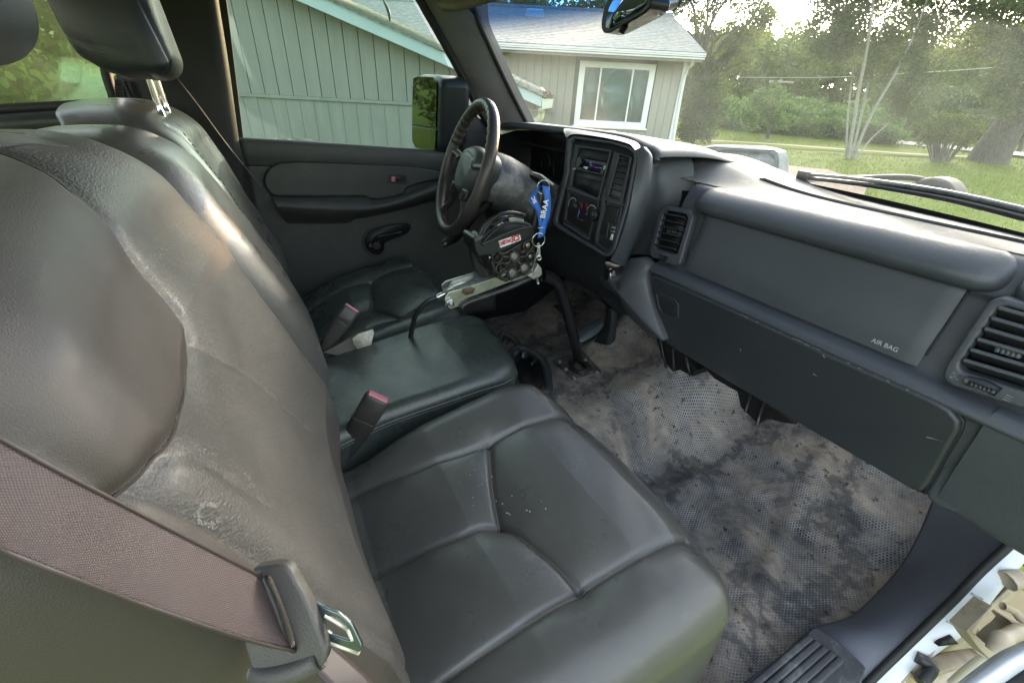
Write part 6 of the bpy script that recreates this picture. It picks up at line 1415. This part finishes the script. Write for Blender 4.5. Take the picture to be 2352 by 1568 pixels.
tube('gate_rim', [C_(x, y, CX_ - .008) for x, y in arc_o], .005, gloss, ctl, seg=8, n=40)
tube('gate_rim', [C_(x, y, CX_ - .045) for x, y in arc_o], .005, gloss, ctl, seg=8, n=40)
loft('gate_drum', [[C_(x, y, CX_ - .002) for x, y in arc_i], [C_((x + x2) / 2, (y + y2) / 2 - 10, CX_ - .016) for (x, y), (x2, y2) in zip(arc_i, arc_o)], [C_(x, y + 22, CX_ - .030) for x, y in arc_o]], 8, 40, gloss, ctl, thick=.003)
for pts in [[(940, 310), (1050, 295), (1190, 320), (1195, 400), (1060, 385), (940, 375)], [(735, 430), (830, 370), (860, 400), (780, 460)]]:
    plate('wear_plate', [C_(x, y, CX_ - .001) for x, y in pts], (-.004, 0, 0), steel, ctl, bevel=.001)
for pts in [[(640, 420), (820, 320), (870, 330), (700, 450)], [(520, 620), (610, 500), (640, 510), (560, 640)], [(930, 262), (1060, 265), (1190, 300), (1180, 325), (1050, 292), (930, 300)]]:
    plate('gate_slot', [C_(x, y, CX_ + .0005) for x, y in pts], (-.004, 0, 0), cave, ctl, bevel=.0005)
plate('clip', [C_(x, y, CX_ - .003) for x, y in [(340, 665), (450, 630), (500, 790), (395, 845)]], (-.06, 0, 0), mat('grey_green_clip', (.07, .085, .075), (.10, .12, .105), rough=.5, scale=20), ctl, bevel=.003)
box('stop_tab', C_(365, 605, CX_ - .02), (.05, .022, .006), MATS['grey_green_clip'], ctl, bevel=.001, axes=[(1, 0, 0), (0, 1, .45), (0, -.45, 1)])
lab = plate('label', [C_(x, y, CX_ + .0045) for x, y in [(757, 692), (1118, 568), (1142, 672), (790, 806)]], (-.001, 0, 0), white, ctl, bevel=.0003, r=.003); BASE[lab.name] = BASE[ctl.name]
la = C_(1118, 568) - C_(757, 692); lu = np.cross((1.0, 0, 0), la / np.linalg.norm(la))
lw_ = np.linalg.norm(la)
tc_ = C_(868, 712, CX_ + .0072); text('lettering', 'CHEETAH', .0135, tc_, la, lu, redp, lab, depth=.0003, squash=.56, bold=.0004)
tc_ = C_(1040, 652, CX_ + .0072); text('lettering', 'SCS', .0205, tc_, la, lu, redp, lab, depth=.0003, shear=.25, bold=.0007, squash=.72)
# rubber bellows behind
for k in range(4): tube('bellows', [P(1083 + 2 * k, 572 + 8 * k, 'x', CX_ - .04), P(1092 + 3 * k, 600 + 8 * k, 'x', CX_ - .04), P(1112 + 3 * k, 618 + 5 * k, 'x', CX_ - .04)], .008, rubber, ctl, seg=8, n=12)
# lever with T handle
lever = [P(1216, 566, 'x', CX_ - .02), P(1226, 520, 'x', CX_ - .02), P(1238, 470, 'x', CX_ - .02), P(1252, 420, 'x', CX_ - .02)]
tube('lever', [lever[0], lever[0] * .6 + lever[1] * .4], [.014, .011], gloss, ctl, seg=12, n=6)
tube('lever', lever, [.012, .0105, .010, .0095], blackp, ctl, seg=12, n=20)
tube('lever_sleeve', [lever[1] * .3 + lever[2] * .7, lever[2] * .15 + lever[3] * .85], .0125, blackp, ctl, seg=12, n=6)
hdl = plate('lever_handle', [P(x, y, 'x', CX_ + .014) for x, y in [(1236, 408), (1243, 400), (1272, 422), (1269, 434), (1262, 434), (1240, 418)]], (-.045, 0, 0), blackp, ctl, bevel=.003); BASE[hdl.name] = BASE[ctl.name]
plate('handle_top', [P(x, y, 'x', CX_ + .0155) for x, y in [(1241, 403), (1244, 400.5), (1273, 422), (1270, 427)]], (-.040, 0, 0), mat('silver_face', (.45, .45, .44), rough=.35, metal=.5), hdl, bevel=.001)
# arm channel
K5 = Z5
arm = thing('mounting_arm', 'galvanised steel channel arm carrying the control box', 'bracket', P(1100, 660, 'x', -.12))
KA = lambda x, y, xx: P(1041.2 + .0 + 0 + (x), y, 'x', xx)
nf = [(1013, 672), (1020, 655), (1040, 645), (1140, 614), (1215, 600), (1222, 632), (1150, 655), (1063, 690), (1045, 710), (1022, 708), (1016, 695)]
ff = [(1012, 655), (1020, 650), (1135, 608), (1180, 600), (1180, 615), (1040, 660), (1020, 672)]
plate('near_flange', [P(x, y, 'x', -.095) for x, y in [(1022, 684), (1030, 672), (1060, 664), (1150, 634), (1225, 612), (1228, 632), (1160, 652), (1075, 685), (1058, 702), (1035, 710), (1022, 702)]], (-.004, 0, 0), steel, arm, bevel=.0012)
plate('web', [P(1014, 672, 'x', -.10), P(1060, 663, 'x', -.10), P(1225, 610, 'x', -.10), P(1225, 610, 'x', -.10) + np.array([-.06, 0, .0]), P(1060, 663, 'x', -.10) + np.array([-.06, 0, 0])], (0, 0, -.004), steel, arm, bevel=0)
plate('far_flange', [P(x, y, 'x', -.16) for x, y in [(1014, 655), (1024, 646), (1130, 612), (1190, 592), (1190, 606), (1130, 630), (1030, 664), (1016, 668)]], (-.004, 0, 0), steel, arm, bevel=.0012)
tube('lower_rail', [P(x, y, 'x', -.088) for x, y in [(1060, 706), (1075, 694), (1160, 664), (1235, 632)]], .0065, mat('worn_black_tube', (.02, .018, .017), (.07, .065, .06), rough=.25, scale=40), arm, seg=10, n=20)
box('bolt_head', P(1034, 697, 'x', -.088), (.010, .018, .018), chrome, arm, bevel=.002, axes=[(1, 0, 0), (0, 1, .3), (0, -.3, 1)])
box('bolt_head', P(1034, 697, 'x', -.080), (.016, .009, .009), steel, arm, bevel=.002)
plate('rusty_patch', [P(x, y, 'x', -.0945) for x, y in [(1062, 664), (1082, 658), (1092, 664), (1086, 674), (1070, 678), (1060, 672)]], (-.001, 0, 0), mat('rust_brown', (.10, .065, .045), (.16, .11, .08), rough=.8, scale=60), arm, bevel=0)
tube('cable_ferrule', [P(1000, 684, 'x', -.11), P(1022, 673, 'x', -.11), P(1045, 664, 'x', -.11)], .0062, chrome, arm, seg=10, n=6)
tag(tube('control_cable', [P(x, y, 'x', xx) for x, y, xx in [(1004, 682, -.11), (985, 690, -.112), (965, 708, -.118), (953, 728, -.125), (948, 748, -.135), (940, 790, -.15)]], .0062, blackp, None, seg=10, n=40), 'black control cable curving from the arm down between the seats', 'cable')
blk = thing('clamp_block', 'small dirty steel clamp with bolt at the end of arm', 'clamp', P(1235, 630, 'x', -.09))
plate('block', [P(x, y, 'x', -.075) for x, y in [(1222, 640), (1212, 634), (1228, 622), (1237, 606), (1245, 618), (1246, 630), (1238, 638), (1230, 643)]], (-.05, 0, 0), mat('dirty_alu', (.35, .33, .30), (.50, .48, .45), rough=.5, metal=.5, scale=30, dust=(.10, .08, .06), dscale=60, damt=.8, dth=.55), blk, bevel=.003)
tube('bolt', [P(1233, 636, 'x', -.07), P(1236, 651, 'x', -.07)], .004, steel, blk, seg=8, n=4); disc('nut', P(1228, 627, 'x', -.072), (1, 0, 0), .006, .006, steel, blk, seg=6)
# pedestal tube and its plate
pdl = thing('pedestal', 'bent black steel pedestal tube bolted to the tunnel', 'pedestal', P(1332, 838, 'z', .15))
tube('post', [P(1246, 634, 'x', -.10), P(1262, 636, 'x', -.10), P(1280, 650, 'x', -.10), P(1292, 680, 'x', -.10), P(1306, 730, 'x', -.11), P(1320, 785, 'x', -.12), P(1332, 838, 'x', -.13)], .0165, mat('black_tube_paint', (.008, .008, .010), (.016, .016, .018), rough=.25, scale=40, dust=(.10, .10, .10), dscale=60, damt=.4, dth=.64), pdl, seg=16, n=60)
bz = .155
plate('base_plate', [P(x, y, 'z', bz) for x, y in [(1272, 824), (1340, 806), (1383, 852), (1316, 872)]], (0, 0, -.008), mat('dirty_plate', (.03, .03, .032), (.09, .085, .08), rough=.6, scale=22, dust=(.30, .27, .24), dscale=30, damt=.8, dth=.5), pdl, bevel=.002)
loft('rubber_boot', [[P(x, y, 'z', bz + .002) for x, y in [(1305, 830), (1330, 822), (1360, 842), (1340, 862), (1310, 850), (1305, 830)]], [P(x, y, 'z', bz + .02) for x, y in [(1318, 834), (1332, 830), (1348, 842), (1338, 850), (1322, 846), (1318, 834)]]], 5, 30, rubber, pdl)
for (x, y) in [(1286, 828), (1334, 814), (1372, 852), (1318, 865), (1345, 824), (1300, 845)]:
    disc('nut', P(x, y, 'z', bz + .008), (0, 0, 1), .006, .008, steel, pdl, seg=6, bevel=.001)
# lanyard
ly = thing('lanyard', 'blue lanyard ribbon with white lettering looped over the lever', 'lanyard', P(1240, 500, 'x', -.06))
def ribbon(nm, pts, xx, wv, n=30):
    c = cat1([P(x, y, 'x', xv) for (x, y), xv in zip(pts, xx)], n); w = cat1([np.array(v, float) for v in wv], n) * .5
    G = np.array([c - w, c + w]); o = link(nm, npmesh(nm, G.reshape(-1, 3), gridfaces(2, n)), bluep, ly); s = o.modifiers.new('s', 'SOLIDIFY'); s.thickness = .0008; return o, c
rb, rc = ribbon('ribbon', [(1252, 425), (1256, 445), (1258, 470), (1255, 500), (1248, 520), (1242, 545)], [-.075, -.065, -.06, -.06, -.06, -.06], [(.004, .018, .0), (.003, .017, .0), (0, .018, 0), (0, .020, .003), (0, .020, .003), (0, .020, .002)])
ribbon('ribbon', [(1238, 425), (1226, 450), (1226, 462), (1236, 480), (1240, 500), (1241, 520)], [-.10, -.09, -.08, -.07, -.064, -.063], [(.008, .008, .003), (.003, .018, .004), (.004, .020, .004), (.008, .010, 0), (.004, .008, 0), (0, .01, 0)])
BASE[rb.name] = BASE[ly.name]
tdir = P(1260, 447, 'x', -.058) - P(1247, 505, 'x', -.058)
text('lettering', 'BRAA', .0205, P(1251, 480, 'x', -.0575), tdir, np.cross((1, 0, 0), tdir / np.linalg.norm(tdir)), white, rb, depth=.0002, bold=.0004, squash=.88)
tdir = P(1222, 447, 'x', -.08) - P(1235, 478, 'x', -.07)
text('lettering', 'SIC', .013, P(1227, 459, 'x', -.074), tdir, np.cross((1, 0, 0), tdir / np.linalg.norm(tdir)), white, rb, depth=.0002, bold=.0003, squash=.9)
box('stitch_bar', P(1243, 523, 'x', -.0585), (.0006, .020, .0012), white, ly, bevel=0)
def ringx(nm, cx, cy, r, xx, rr=.0014, m=chrome): 
    c = P(cx, cy, 'x', xx); return tube(nm, [c + np.array([.15 * r * math.cos(t), r * math.cos(t), r * math.sin(t)]) for t in np.linspace(0, 6.283, 30, endpoint=False)], rr, m, ly, seg=6, closed=True)
ringx('key_ring', 1237, 551, .017, -.058)
ringx('split_ring', 1248, 430, .016, -.07, .0010)
for i in range(6): ringx('chain_link', 1237 + .2 * i, 562 + 5.0 * i, .0035, -.058, .0009)
ringx('chain_end', 1238, 592, .006, -.058, .0018)
tube('wire_pin', [P(1236, 562, 'x', -.06), P(1231, 590, 'x', -.062), P(1222, 622, 'x', -.068)], .0016, steel, ly, seg=6, n=12)
